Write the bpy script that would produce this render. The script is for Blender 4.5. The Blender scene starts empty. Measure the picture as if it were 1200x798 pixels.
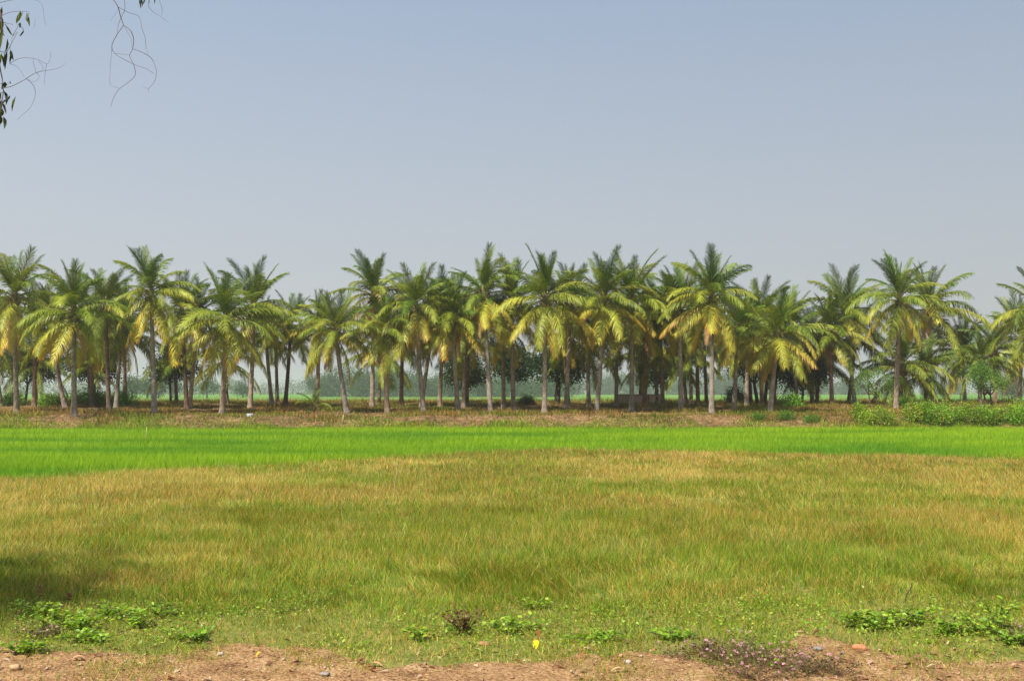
import bpy, math, random
import numpy as np
from mathutils import Vector, Matrix

random.seed(7)
RS = np.random.RandomState(11)
scene = bpy.context.scene
COL = scene.collection
R = math.radians

# ------------------------------------------------------------------ camera
CAM_H, FPX, HORIZON = 2.2, 1287.0, 459.0
PITCH = math.atan((HORIZON - 399.0) / FPX)
cam_d = bpy.data.cameras.new('camera')
cam = bpy.data.objects.new('camera', cam_d)
COL.objects.link(cam)
cam_d.sensor_width = 36.0
cam_d.lens = 36.0 * FPX / 1200.0
cam_d.clip_start = 0.1
cam_d.clip_end = 9000
cam.location = (0, 0, CAM_H)
cam.rotation_euler = (math.pi / 2 + PITCH, 0, 0)
scene.camera = cam

# ------------------------------------------------------------------ sun and sky
SUN_EL, SUN_AZ = R(58), R(-136)          # azimuth measured from +Y, clockwise
sun_dir = Vector((math.sin(SUN_AZ) * math.cos(SUN_EL), math.cos(SUN_AZ) * math.cos(SUN_EL), math.sin(SUN_EL)))
sl = bpy.data.lights.new('sun', 'SUN')
sl.energy = 5.0
sl.angle = R(0.6)
sl.color = (1.0, 0.93, 0.80)
so = bpy.data.objects.new('sun', sl)
COL.objects.link(so)
so.rotation_euler = sun_dir.to_track_quat('Z', 'Y').to_euler()
so.location = (0, 0, 60)

world = bpy.data.worlds.new('World')
scene.world = world
world.use_nodes = True
wn, wl = world.node_tree.nodes, world.node_tree.links
wn.clear()
w_out = wn.new('ShaderNodeOutputWorld')
sky = wn.new('ShaderNodeTexSky')
sky.sky_type = 'NISHITA'
sky.sun_disc = False
sky.sun_elevation = SUN_EL
sky.sun_rotation = SUN_AZ
sky.air_density = 1.3
sky.dust_density = 3.0
bg = wn.new('ShaderNodeBackground')
bg.inputs['Strength'].default_value = 0.07
wl.new(sky.outputs[0], bg.inputs['Color'])
# the pale dust veil that hangs over the plain: thick at the horizon, thinner overhead
tc = wn.new('ShaderNodeTexCoord')
sp = wn.new('ShaderNodeSeparateXYZ')
wl.new(tc.outputs['Generated'], sp.inputs[0])
rp = wn.new('ShaderNodeValToRGB')
e = rp.color_ramp.elements
e[0].position = 0.0; e[0].color = (0.55, 0.56, 0.57, 1)
e[1].position = 1.0; e[1].color = (0.08, 0.14, 0.32, 1)
for p_, c_ in ((0.08, (0.525, 0.55, 0.58)), (0.17, (0.48, 0.53, 0.595)), (0.26, (0.42, 0.49, 0.59)), (0.36, (0.355, 0.44, 0.58)), (0.6, (0.15, 0.22, 0.42))):
    q = e.new(p_); q.color = (*c_, 1)
wl.new(sp.outputs['Z'], rp.inputs[0])
bg2 = wn.new('ShaderNodeBackground')
bg2.inputs['Strength'].default_value = 0.77
ma = wn.new('ShaderNodeMapRange'); ma.inputs['From Min'].default_value = -0.5; ma.inputs['From Max'].default_value = 0.5
ma.inputs['To Min'].default_value = 1.05; ma.inputs['To Max'].default_value = 0.90      # the veil is a little brighter toward the sun's side
sc_ = wn.new('ShaderNodeVectorMath'); sc_.operation = 'SCALE'
wl.new(sp.outputs['X'], ma.inputs[0]); wl.new(ma.outputs[0], sc_.inputs['Scale']); wl.new(rp.outputs[0], sc_.inputs[0])
wl.new(sc_.outputs[0], bg2.inputs['Color'])
mxw = wn.new('ShaderNodeMixShader')
mxw.inputs[0].default_value = 0.86
wl.new(bg.outputs[0], mxw.inputs[1]); wl.new(bg2.outputs[0], mxw.inputs[2])
wl.new(mxw.outputs[0], w_out.inputs['Surface'])

scene.view_settings.view_transform = 'Standard'
scene.view_settings.look = 'None'
scene.view_settings.exposure = 0.55
scene.view_settings.gamma = 1.0
scene.view_settings.use_curve_mapping = False

# ------------------------------------------------------------------ noise and terrain
class Noise:
    def __init__(s, seed):
        s.g = np.random.RandomState(seed).rand(256, 256)
    def val(s, x, y):
        xi, yi = np.floor(x).astype(int), np.floor(y).astype(int)
        fx, fy = x - xi, y - yi
        fx = fx * fx * (3 - 2 * fx); fy = fy * fy * (3 - 2 * fy)
        g = s.g
        a = g[xi % 256, yi % 256]; b = g[(xi + 1) % 256, yi % 256]
        c = g[xi % 256, (yi + 1) % 256]; d = g[(xi + 1) % 256, (yi + 1) % 256]
        return (a * (1 - fx) + b * fx) * (1 - fy) + (c * (1 - fx) + d * fx) * fy
    def fbm(s, x, y, o=4):
        x = np.asarray(x, float); y = np.asarray(y, float)
        t = np.zeros(np.broadcast(x, y).shape); a = 0.5; n = 0
        for _ in range(o):
            t = t + a * s.val(x, y); n += a
            x = x * 2.03 + 17.3; y = y * 2.03 + 5.1; a *= 0.5
        return t / n
N1, N2, N3, N4 = Noise(1), Noise(2), Noise(3), Noise(4)

def sstep(a, b, x):
    t = np.clip((x - a) / (b - a), 0, 1)
    return t * t * (3 - 2 * t)

def rice_edge(x):          # where the meadow ends and the young rice begins
    x = np.asarray(x, float)
    e_ = np.interp(x, [-60, -18, -12.6, -9, -5, -1.5, 2, 8, 13, 17, 40], [20, 25, 27.5, 30.5, 34.5, 39.3, 40.5, 39.5, 37.5, 35.5, 30])
    return e_ + (N3.fbm(x * 0.5, x * 0 + 3.3) - 0.5) * 2.0 + (N2.fbm(x * 3, x * 0 + 7.3, 2) - 0.5) * 1.4

def verge_edge(x):
    x = np.asarray(x, float)
    return 9.4 + (N2.fbm(x * 1.1, x * 0 + 9.1, 4) - 0.5) * 1.9

def gz(x, y):
    x = np.asarray(x, float); y = np.asarray(y, float)
    z = (N1.fbm(x * 0.35, y * 0.35, 3) - 0.5) * 0.14 * (1 - sstep(28, 40, y))
    z = z + (N2.fbm(x * 2.5, y * 2.5, 3) - 0.5) * 0.05 * (1 - sstep(10, 16, y))
    front = 61.3 + (N1.fbm(x * 0.3, x * 0 + 2.2, 3) - 0.5) * 1.2
    b = sstep(0, 3.2, y - front) * 0.78 + sstep(66, 88, y) * 0.47
    b = b * (1 - sstep(97, 106, y))
    b = b + (N3.fbm(x * 0.8, y * 0.8, 3) - 0.5) * 0.28 * sstep(0.5, 3, y - front) * (1 - sstep(95, 100, y))
    return z + b

F3 = Vector((0, math.cos(PITCH), math.sin(PITCH))); U3 = Vector((0, -math.sin(PITCH), math.cos(PITCH)))
def ray(px, py):
    return (F3 * FPX + Vector((1, 0, 0)) * (px - 600.0) + U3 * (399.0 - py)).normalized()
def onground(px, py, dmin=6.0, dmax=900.0):
    d = ray(px, py); o = Vector((0, 0, CAM_H)); t = dmin
    while t < dmax:
        p = o + d * t
        if p.z <= float(gz(p.x, p.y)): return Vector((p.x, p.y, float(gz(p.x, p.y))))
        t += 0.05 if t < 60 else 0.25
    return o + d * dmax
def atdist(px, py, Y):
    d = ray(px, py)
    return Vector((0, 0, CAM_H)) + d * (Y / d.y)

# ------------------------------------------------------------------ mesh helpers
def mesh_np(name, verts, faces_list, cols=None):
    """faces_list: list of int arrays (n,k)"""
    me = bpy.data.meshes.new(name)
    verts = np.asarray(verts, np.float32).reshape(-1, 3)
    me.vertices.add(len(verts)); me.vertices.foreach_set('co', verts.ravel())
    idx = np.concatenate([np.asarray(f, np.int32).ravel() for f in faces_list])
    tot = np.concatenate([np.full(len(f), f.shape[1], np.int32) for f in faces_list])
    st = np.concatenate([[0], np.cumsum(tot)[:-1]]).astype(np.int32)
    me.loops.add(len(idx)); me.loops.foreach_set('vertex_index', idx)
    me.polygons.add(len(tot)); me.polygons.foreach_set('loop_start', st); me.polygons.foreach_set('loop_total', tot)
    me.update(calc_edges=True)
    if cols is not None:
        a = me.color_attributes.new('tint', 'FLOAT_COLOR', 'POINT')
        c = np.ones((len(verts), 4), np.float32); c[:, :3] = np.clip(cols, 0, 1)
        a.data.foreach_set('color', c.ravel())
    return me

class MB:
    """collects geometry with a colour per vertex"""
    def __init__(s): s.v = []; s.f = []; s.c = []; s.n = 0
    def add(s, v, f, c):
        v = np.asarray(v, float).reshape(-1, 3)
        s.v.append(v); s.c.append(np.broadcast_to(np.asarray(c, float), (len(v), 3)))
        for ff in f: s.f.append(np.asarray(ff, int) + s.n)
        s.n += len(v)
    def tube(s, pts, rad, col, sides=6, cap=True):
        pts = [Vector(p) for p in pts]; n = len(pts)
        if np.isscalar(rad): rad = [rad] * n
        vs = []; prev = None
        for i, p in enumerate(pts):
            t = (pts[min(i + 1, n - 1)] - pts[max(i - 1, 0)]).normalized()
            if prev is None:
                a = t.cross(Vector((0.31, 0.95, 0.05)));  a = a if a.length > 1e-3 else t.cross(Vector((1, 0, 0)))
                a.normalize()
            else:
                a = (prev - t * prev.dot(t)).normalized()
            prev = a; b = t.cross(a)
            for k in range(sides):
                th = 2 * math.pi * k / sides
                vs.append(p + (a * math.cos(th) + b * math.sin(th)) * rad[i])
        f = [[i * sides + k, i * sides + (k + 1) % sides, (i + 1) * sides + (k + 1) % sides, (i + 1) * sides + k] for i in range(n - 1) for k in range(sides)]
        fl = [np.array(f)]
        if cap: fl.append(np.array([list(range((n - 1) * sides, n * sides))])); fl.append(np.array([list(range(sides))[::-1]]))
        s.add(np.array([list(v) for v in vs]), fl, col)
    def leaves(s, P, D, L, W, Cc, up=None, fold=0.0):
        """diamond leaves: base P, unit direction D, length L, width W"""
        P = np.asarray(P, float); n = len(P); D = np.asarray(D, float)
        D = D / (np.linalg.norm(D, axis=1, keepdims=True) + 1e-9)
        if up is None: up = RS.normal(size=(n, 3))
        S = np.cross(D, up); S /= (np.linalg.norm(S, axis=1, keepdims=True) + 1e-9)
        Nn = np.cross(S, D)
        L = np.broadcast_to(L, (n,))[:, None]; W = np.broadcast_to(W, (n,))[:, None]
        mid = P + D * L * 0.45
        v = np.stack([P, mid + S * W * 0.5 + Nn * fold * W, P + D * L - Nn * fold * L * 0.3, mid - S * W * 0.5 + Nn * fold * W], 1).reshape(-1, 3)
        i = np.arange(n)[:, None] * 4 + s.n
        s.v.append(v); s.f.append(np.concatenate([np.concatenate([i, i + 1, i + 2], 1), np.concatenate([i, i + 2, i + 3], 1)]))
        s.c.append(np.repeat(np.broadcast_to(Cc, (n, 3)), 4, axis=0)); s.n += 4 * n
    def mesh(s, name):
        byk = {}
        for f in s.f: byk.setdefault(f.shape[1], []).append(f)
        return mesh_np(name, np.concatenate(s.v), [np.concatenate(x) for x in byk.values()], np.concatenate(s.c))
    def obj(s, name, mat, parent=None, loc=None, smooth=False):
        return link(name, s.mesh(name), mat, parent, loc, smooth)

def link(name, me, mat, parent=None, loc=None, smooth=False):
    if mat is not None and not me.materials: me.materials.append(mat)
    if smooth: me.polygons.foreach_set('use_smooth', [True] * len(me.polygons))
    o = bpy.data.objects.new(name, me); COL.objects.link(o)
    if parent is not None: o.parent = parent
    if loc is not None: o.location = loc
    return o
def tag(o, label=None, cat=None, group=None, kind=None):
    if label: o['label'] = label
    if cat: o['category'] = cat
    if group: o['group'] = group
    if kind: o['kind'] = kind
    return o
def thing(name, loc, label, cat, group=None, rz=0):
    o = bpy.data.objects.new(name, None); COL.objects.link(o)
    o.empty_display_size = 0.3
    o.location = loc; o.rotation_euler = (0, 0, rz)
    return tag(o, label, cat, group)

def blades(P, H, Wd, lean, Cb, Ct, seg=2):
    """grass blades; P base, H height, Wd width, lean (n,2) horizontal tip offset"""
    n = len(P); th = RS.rand(n) * 2 * np.pi
    S = np.stack([np.cos(th), np.sin(th) * 0.6, np.zeros(n)], 1) * (Wd[:, None] * 0.5)
    tip = P.copy(); tip[:, :2] += lean; tip[:, 2] += H
    if seg == 1:
        v = np.stack([P - S, P + S, tip], 1).reshape(-1, 3)
        c = np.stack([Cb, Cb, Ct], 1).reshape(-1, 3)
        i = np.arange(n)[:, None] * 3
        return v, [np.concatenate([i, i + 1, i + 2], 1)], c
    mid = P.copy(); mid[:, :2] += lean * 0.33; mid[:, 2] += H * 0.58
    Cm = Cb * 0.5 + Ct * 0.5
    v = np.stack([P - S, P + S, mid - S * .85, mid + S * .85, tip], 1).reshape(-1, 3)
    c = np.stack([Cb, Cb, Cm, Cm, Ct], 1).reshape(-1, 3)
    i = np.arange(n)[:, None] * 5
    return v, [np.concatenate([i, i + 1, i + 3, i + 2], 1), np.concatenate([i + 2, i + 3, i + 4], 1)], c

def pick(cols, w):
    """cols (k,3), w (n,k) weights -> (n,3) random choice with jitter"""
    w = np.clip(w, 0, None); w = w / w.sum(1, keepdims=True)
    r = RS.rand(len(w))[:, None]
    k = (r > np.cumsum(w, 1)).sum(1).clip(0, len(cols) - 1)
    c = np.asarray(cols)[k]
    return np.clip(c * (1 + RS.normal(size=(len(w), 1)) * 0.26) * (1 + RS.normal(size=(len(w), 3)) * 0.05), 0.003, 0.9)

# ------------------------------------------------------------------ materials
def new_mat(name):
    m = bpy.data.materials.new(name); m.use_nodes = True
    nt = m.node_tree; nt.nodes.clear()
    return m, nt.nodes, nt.links
def leaf_mat(name, trans=0.35, rough=0.5, spec=0.3, tboost=(1.3, 1.25, 0.6), randv=0.0):
    m, n, l = new_mat(name)
    out = n.new('ShaderNodeOutputMaterial'); at = n.new('ShaderNodeAttribute'); at.attribute_name = 'tint'
    p = n.new('ShaderNodeBsdfPrincipled'); p.inputs['Roughness'].default_value = rough; p.inputs['Specular IOR Level'].default_value = spec
    t = n.new('ShaderNodeBsdfTranslucent'); mx = n.new('ShaderNodeMixShader'); mx.inputs[0].default_value = trans
    col = at.outputs['Color']
    if randv > 0:
        oi = n.new('ShaderNodeObjectInfo'); hs = n.new('ShaderNodeHueSaturation')
        mr = n.new('ShaderNodeMapRange'); mr.inputs['To Min'].default_value = 1 - randv; mr.inputs['To Max'].default_value = 1 + randv
        mh = n.new('ShaderNodeMapRange'); mh.inputs['To Min'].default_value = 0.485; mh.inputs['To Max'].default_value = 0.512
        fr = n.new('ShaderNodeMath'); fr.operation = 'MULTIPLY'; fr.inputs[1].default_value = 7.3
        fm = n.new('ShaderNodeMath'); fm.operation = 'FRACT'
        l.new(oi.outputs['Random'], mr.inputs[0]); l.new(oi.outputs['Random'], fr.inputs[0]); l.new(fr.outputs[0], fm.inputs[0]); l.new(fm.outputs[0], mh.inputs[0])
        l.new(col, hs.inputs['Color']); l.new(mr.outputs[0], hs.inputs['Value']); l.new(mh.outputs[0], hs.inputs['Hue'])
        col = hs.outputs[0]
    vm = n.new('ShaderNodeVectorMath'); vm.operation = 'MULTIPLY'; vm.inputs[1].default_value = tboost
    l.new(col, vm.inputs[0]); l.new(vm.outputs[0], t.inputs['Color']); l.new(col, p.inputs['Base Color'])
    l.new(p.outputs[0], mx.inputs[1]); l.new(t.outputs[0], mx.inputs[2]); l.new(mx.outputs[0], out.inputs['Surface'])
    return m
def ground_mat(name, stops, scale=1.0, rough=0.95, bump=0.3, stretch=(1, 1, 1), bscale=14, fine=6.0):
    m, n, l = new_mat(name)
    out = n.new('ShaderNodeOutputMaterial'); p = n.new('ShaderNodeBsdfPrincipled'); p.inputs['Roughness'].default_value = rough
    p.inputs['Specular IOR Level'].default_value = 0.15
    g = n.new('ShaderNodeNewGeometry'); mp = n.new('ShaderNodeMapping'); mp.inputs['Scale'].default_value = stretch
    l.new(g.outputs['Position'], mp.inputs[0])
    a = n.new('ShaderNodeTexNoise'); a.inputs['Scale'].default_value = scale; a.inputs['Detail'].default_value = 9; a.inputs['Roughness'].default_value = 0.68
    l.new(mp.outputs[0], a.inputs['Vector'])
    b = n.new('ShaderNodeTexNoise'); b.inputs['Scale'].default_value = scale * fine; b.inputs['Detail'].default_value = 6
    l.new(mp.outputs[0], b.inputs['Vector'])
    ad = n.new('ShaderNodeMath'); ad.operation = 'MULTIPLY_ADD'; ad.inputs[1].default_value = 0.45; 
    s2 = n.new('ShaderNodeMath'); s2.operation = 'MULTIPLY'; s2.inputs[1].default_value = 0.55
    l.new(b.outputs['Fac'], ad.inputs[0]); l.new(a.outputs['Fac'], s2.inputs[0]); l.new(s2.outputs[0], ad.inputs[2])
    r = n.new('ShaderNodeValToRGB'); e = r.color_ramp.elements
    e[0].position = stops[0][0]; e[0].color = (*stops[0][1], 1); e[1].position = stops[-1][0]; e[1].color = (*stops[-1][1], 1)
    for q, c in stops[1:-1]:
        k = e.new(q); k.color = (*c, 1)
    l.new(ad.outputs[0], r.inputs[0]); l.new(r.outputs[0], p.inputs['Base Color'])
    bn = n.new('ShaderNodeTexNoise'); bn.inputs['Scale'].default_value = bscale; bn.inputs['Detail'].default_value = 8
    l.new(g.outputs['Position'], bn.inputs['Vector'])
    bp = n.new('ShaderNodeBump'); bp.inputs['Strength'].default_value = bump; bp.inputs['Distance'].default_value = 0.06
    l.new(bn.outputs['Fac'], bp.inputs['Height']); l.new(bp.outputs[0], p.inputs['Normal'])
    l.new(p.outputs[0], out.inputs['Surface'])
    return m
def bark_mat(name, c1, c2, ring=0.0, rnd=0.25, scale=5.0):
    m, n, l = new_mat(name)
    out = n.new('ShaderNodeOutputMaterial'); p = n.new('ShaderNodeBsdfPrincipled'); p.inputs['Roughness'].default_value = 0.9
    p.inputs['Specular IOR Level'].default_value = 0.2
    t = n.new('ShaderNodeTexCoord'); mp = n.new('ShaderNodeMapping'); mp.inputs['Scale'].default_value = (1, 1, 0.6)
    l.new(t.outputs['Object'], mp.inputs[0])
    a = n.new('ShaderNodeTexNoise'); a.inputs['Scale'].default_value = scale; a.inputs['Detail'].default_value = 8; a.inputs['Roughness'].default_value = .7
    l.new(mp.outputs[0], a.inputs['Vector'])
    r = n.new('ShaderNodeValToRGB'); e = r.color_ramp.elements
    e[0].position = 0.35; e[0].color = (*c1, 1); e[1].position = 0.65; e[1].color = (*c2, 1)
    l.new(a.outputs['Fac'], r.inputs[0])
    hs = n.new('ShaderNodeHueSaturation'); oi = n.new('ShaderNodeObjectInfo'); mr = n.new('ShaderNodeMapRange')
    mr.inputs['To Min'].default_value = 1 - rnd; mr.inputs['To Max'].default_value = 1 + rnd
    ms = n.new('ShaderNodeMapRange'); ms.inputs['To Min'].default_value = 0.7; ms.inputs['To Max'].default_value = 1.35
    fr = n.new('ShaderNodeMath'); fr.operation = 'MULTIPLY'; fr.inputs[1].default_value = 5.7; fm = n.new('ShaderNodeMath'); fm.operation = 'FRACT'
    l.new(oi.outputs['Random'], mr.inputs[0]); l.new(oi.outputs['Random'], fr.inputs[0]); l.new(fr.outputs[0], fm.inputs[0]); l.new(fm.outputs[0], ms.inputs[0])
    l.new(r.outputs[0], hs.inputs['Color']); l.new(mr.outputs[0], hs.inputs['Value']); l.new(ms.outputs[0], hs.inputs['Saturation'])
    l.new(hs.outputs[0], p.inputs['Base Color'])
    bp = n.new('ShaderNodeBump'); bp.inputs['Strength'].default_value = 0.5; bp.inputs['Distance'].default_value = 0.04
    if ring > 0:
        w = n.new('ShaderNodeTexWave'); w.wave_type = 'BANDS'; w.bands_direction = 'Z'; w.inputs['Scale'].default_value = ring; w.inputs['Distortion'].default_value = 2.0
        w.inputs['Detail'].default_value = 3
        l.new(t.outputs['Object'], w.inputs['Vector']); l.new(w.outputs['Fac'], bp.inputs['Height'])
    else: l.new(a.outputs['Fac'], bp.inputs['Height'])
    l.new(bp.outputs[0], p.inputs['Normal']); l.new(p.outputs[0], out.inputs['Surface'])
    return m
def tint_mat(name, rough=0.8, spec=0.3):
    m, n, l = new_mat(name)
    out = n.new('ShaderNodeOutputMaterial'); at = n.new('ShaderNodeAttribute'); at.attribute_name = 'tint'
    p = n.new('ShaderNodeBsdfPrincipled'); p.inputs['Roughness'].default_value = rough; p.inputs['Specular IOR Level'].default_value = spec
    ns = n.new('ShaderNodeTexNoise'); ns.inputs['Scale'].default_value = 40; ns.inputs['Detail'].default_value = 6
    t = n.new('ShaderNodeTexCoord'); l.new(t.outputs['Object'], ns.inputs['Vector'])
    mr = n.new('ShaderNodeMapRange'); mr.inputs['To Min'].default_value = 0.65; mr.inputs['To Max'].default_value = 1.35
    vm = n.new('ShaderNodeVectorMath'); vm.operation = 'SCALE'
    l.new(ns.outputs['Fac'], mr.inputs[0]); l.new(mr.outputs[0], vm.inputs['Scale']); l.new(at.outputs['Color'], vm.inputs[0])
    l.new(vm.outputs[0], p.inputs['Base Color'])
    bp = n.new('ShaderNodeBump'); bp.inputs['Strength'].default_value = 0.4; bp.inputs['Distance'].default_value = 0.01
    l.new(ns.outputs['Fac'], bp.inputs['Height']); l.new(bp.outputs[0], p.inputs['Normal'])
    l.new(p.outputs[0], out.inputs['Surface'])
    return m

M_GRASS = leaf_mat('meadow_grass', 0.3, 0.55, 0.25)
M_RICE = leaf_mat('young_rice', 0.4, 0.5, 0.25, (1.1, 1.3, 0.4))
M_FROND = leaf_mat('palm_leaf', 0.22, 0.42, 0.24, (1.3, 1.15, 0.3), randv=0.16)
M_LEAF = leaf_mat('tree_leaf', 0.28, 0.5, 0.35, (1.2, 1.3, 0.5), randv=0.12)
M_WEED = leaf_mat('weed_leaf', 0.35, 0.45, 0.4)
M_DRY = leaf_mat('dry_leaf', 0.15, 0.8, 0.15, (1.1, 1.0, 0.8))
M_TRUNK = bark_mat('palm_bark', (0.20, 0.15, 0.115), (0.52, 0.43, 0.34), ring=9.0, rnd=0.28)
M_TRUNK_DARK = bark_mat('shade_tinted_palm_bark', (0.12, 0.08, 0.055), (0.34, 0.24, 0.18), ring=9.0, rnd=0.3)  # redder bark, with part of the grove's shade put into its colour
M_BARK = bark_mat('dark_bark', (0.05, 0.038, 0.028), (0.15, 0.11, 0.08), rnd=0.25)
M_EBARK = bark_mat('pale_bark', (0.22, 0.17, 0.13), (0.42, 0.36, 0.3), rnd=0.1)
M_TINT = tint_mat('rough_matter')
M_CONC = ground_mat('wall_plaster', [(0.3, (0.34, 0.24, 0.19)), (0.5, (0.62, 0.47, 0.38)), (0.7, (0.7, 0.56, 0.46))], 1.5, bump=0.2)

# ------------------------------------------------------------------ setting
def strip(name, xs, y0f, y1f, ts, mat, zf=gz):
    xs = np.asarray(xs, float); ts = np.asarray(ts, float)
    y0 = np.broadcast_to(y0f(xs), xs.shape); y1 = np.broadcast_to(y1f(xs), xs.shape)
    X = np.repeat(xs[:, None], len(ts), 1); Y = y0[:, None] * (1 - ts) + y1[:, None] * ts
    Z = zf(X, Y)
    v = np.stack([X, Y, Z], -1).reshape(-1, 3)
    nx, nt = len(xs), len(ts)
    i = (np.arange(nx - 1)[:, None] * nt + np.arange(nt - 1)[None]).reshape(-1, 1)
    f = np.concatenate([i, i + nt, i + nt + 1, i + 1], 1)
    return tag(link(name, mesh_np(name, v, [f]), mat, smooth=True), kind='structure')
k = lambda c: (lambda x: np.full_like(x, c))
xn = np.concatenate([[-90, -60, -40, -30], np.linspace(-24, 24, 241), [30, 40, 60, 90]])
xw = np.concatenate([[-300, -200, -130], np.linspace(-90, 90, 361), [130, 200, 300]])
M_DIRT = ground_mat('red_dirt', [(0.32, (0.09, 0.05, 0.022)), (0.43, (0.25, 0.14, 0.06)), (0.54, (0.42, 0.25, 0.115)), (0.66, (0.58, 0.41, 0.23))], 3.2, bump=1.0, bscale=30, fine=9)
M_MEAD = ground_mat('meadow_soil', [(0.35, (0.09, 0.11, 0.02)), (0.5, (0.17, 0.18, 0.04)), (0.65, (0.30, 0.23, 0.08))], 1.5, bump=0.6)
M_PADDY = ground_mat('paddy_soil', [(0.35, (0.05, 0.15, 0.008)), (0.65, (0.09, 0.26, 0.012))], 1.0, bump=0.4)
M_BUND = ground_mat('bund_earth', [(0.36, (0.05, 0.045, 0.015)), (0.46, (0.14, 0.085, 0.04)), (0.55, (0.24, 0.145, 0.07)), (0.66, (0.34, 0.24, 0.12))], 0.7, bump=0.8, bscale=6)
M_FAR = ground_mat('far_paddy', [(0.38, (0.06, 0.16, 0.015)), (0.52, (0.11, 0.26, 0.025)), (0.64, (0.22, 0.27, 0.07))], 0.03, bump=0.0, stretch=(0.25, 1.5, 1))
M_PLAIN = ground_mat('plain_soil', [(0.35, (0.09, 0.12, 0.03)), (0.65, (0.24, 0.2, 0.09))], 0.02, bump=0.0)
strip('dirt_verge', xn, k(-12.0), verge_edge, np.linspace(0, 1, 110), M_DIRT)
strip('meadow_ground', xn, verge_edge, rice_edge, np.linspace(0, 1, 160), M_MEAD)
strip('rice_paddy_ground', xw, lambda x: rice_edge(x), k(60.6), np.linspace(0, 1, 30), M_PADDY)
strip('palm_bund_ground', xw, k(60.6), k(108.0), np.linspace(0, 1, 140), M_BUND)
strip('far_field_ground', np.linspace(-1500, 1500, 60), k(108.0), k(1500.0), np.linspace(0, 1, 60) ** 2, M_FAR, lambda x, y: x * 0 - 0.02)
strip('ground', np.linspace(-6000, 6000, 40), k(-2500.0), k(6000.0), np.linspace(0, 1, 40), M_PLAIN, lambda x, y: x * 0 - 0.6)

# haze in the air over the plain
bpy.ops.mesh.primitive_cube_add(size=1, location=(0, 700, 9.4))
hz = bpy.context.object; hz.name = 'haze'; hz.data.name = 'haze'
hz.scale = (2960, 1560, 22.2)
hm, n, l = new_mat('haze_air')
out = n.new('ShaderNodeOutputMaterial'); pv = n.new('ShaderNodeVolumePrincipled')
pv.inputs['Color'].default_value = (0.93, 0.93, 0.97, 1); pv.inputs['Density'].default_value = 0.00045
pv.inputs['Anisotropy'].default_value = 0.3
l.new(pv.outputs[0], out.inputs['Volume'])
hz.data.materials.append(hm); tag(hz, 'pale blue haze lying over the fields', 'haze', kind='stuff')

# ------------------------------------------------------------------ meadow grass
GREEN = (0.16, 0.31, 0.010); LIME = (0.37, 0.45, 0.025); STRAW = (0.78, 0.58, 0.18); ORANGE = (0.66, 0.31, 0.04); DGREEN = (0.08, 0.19, 0.010); BROWN = (0.42, 0.23, 0.09)
MCOLS = np.array([GREEN, LIME, STRAW, ORANGE, DGREEN, BROWN])
def meadow_weights(x, y):
    a = N1.fbm(x * 0.22, y * 0.16, 4); b = N2.fbm(x * 0.5 + 40, y * 0.32, 4); c = N3.fbm(x * 1.1, y * 0.9, 3); d = N4.fbm(x * 0.16 + 9, y * 0.30 + 4, 3)
    dry = sstep(0.44, 0.58, a * 0.55 + b * 0.45)
    far = sstep(16, 34, y); near = 1 - sstep(10.5, 14.5, y + (b - .5) * 6)
    patch = sstep(0.50, 0.60, c) + .8 * sstep(.5, .56, N4.fbm(x * .28 + 31, y * .55 + 7, 4)) * sstep(11, 15, y)
    brown = np.clip(sstep(0.53, 0.68, d) + .45 * sstep(1, 9, x + (a - .5) * 12) * sstep(15, 21, y) * sstep(.42, .6, b), 0, 1.2)
    dry = dry * (0.75 + .25 * far)
    w = np.stack([0.66 - 0.40 * dry + .30 * near, 0.44 - 0.24 * dry + .12 * near, 0.10 + 0.46 * dry + 0.34 * far * dry + 0.22 * patch, 0.13 + 0.14 * dry + 0.20 * brown + .14 * patch,
                  0.08 + 0.22 * (1 - dry) + 0.14 * brown, 0.08 + 0.45 * brown * (0.4 + far)], 1)
    return w, dry, b, c
def meadow(y0, y1, dens, wmin, wmax, seg, fn=None):
    out = []
    n = int(dens * (y1 - y0) * (0.5 * y1 + 3) * 2)
    x = (RS.rand(n) * 2 - 1) * (0.5 * y1 + 3); y = y0 + (y1 - y0) * RS.rand(n)
    keep = (np.abs(x) < 0.5 * y + 2.5) & (y < rice_edge(x) + 0.2) & (y > verge_edge(x) - 0.1)
    # clumping
    cl = N4.fbm(x * 2.2, y * 2.2, 3)
    keep &= RS.rand(n) < 0.45 + 1.2 * sstep(0.35, 0.6, cl)
    keep &= RS.rand(n) < 0.25 + 0.75 * sstep(10.6, 12.2, y + (N1.fbm(x, y) - .5) * 2)
    x, y, cl = x[keep], y[keep], cl[keep]; n = len(x)
    w, dry, b, c = meadow_weights(x, y)
    Ct = pick(MCOLS, w)
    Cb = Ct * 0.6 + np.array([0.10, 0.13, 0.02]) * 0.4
    H = (0.06 + 0.12 * RS.rand(n) ** 1.3) * (0.7 + 0.6 * N3.fbm(x * 0.45 + 3, y * 0.45, 3)) * (0.45 + 0.55 * sstep(10.2, 14, y)) * (0.7 + 0.7 * cl)
    H *= 1 + 0.5 * (RS.rand(n) < 0.04)
    ang = N1.fbm(x * 0.8 + 70, y * 0.8, 3) * 11 - 3.0
    lm = H * 0.5 * sstep(.45, .75, N2.fbm(x * 0.9, y * 0.9 + 50, 3))
    lean = np.stack([np.cos(ang), np.sin(ang)], 1) * lm[:, None] + RS.normal(size=(n, 2)) * (H * 0.42)[:, None]
    W = wmin + (wmax - wmin) * RS.rand(n)
    P = np.stack([x, y, gz(x, y) - 0.01], 1)
    return blades(P, H, W, lean, Cb, Ct, seg)
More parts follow.
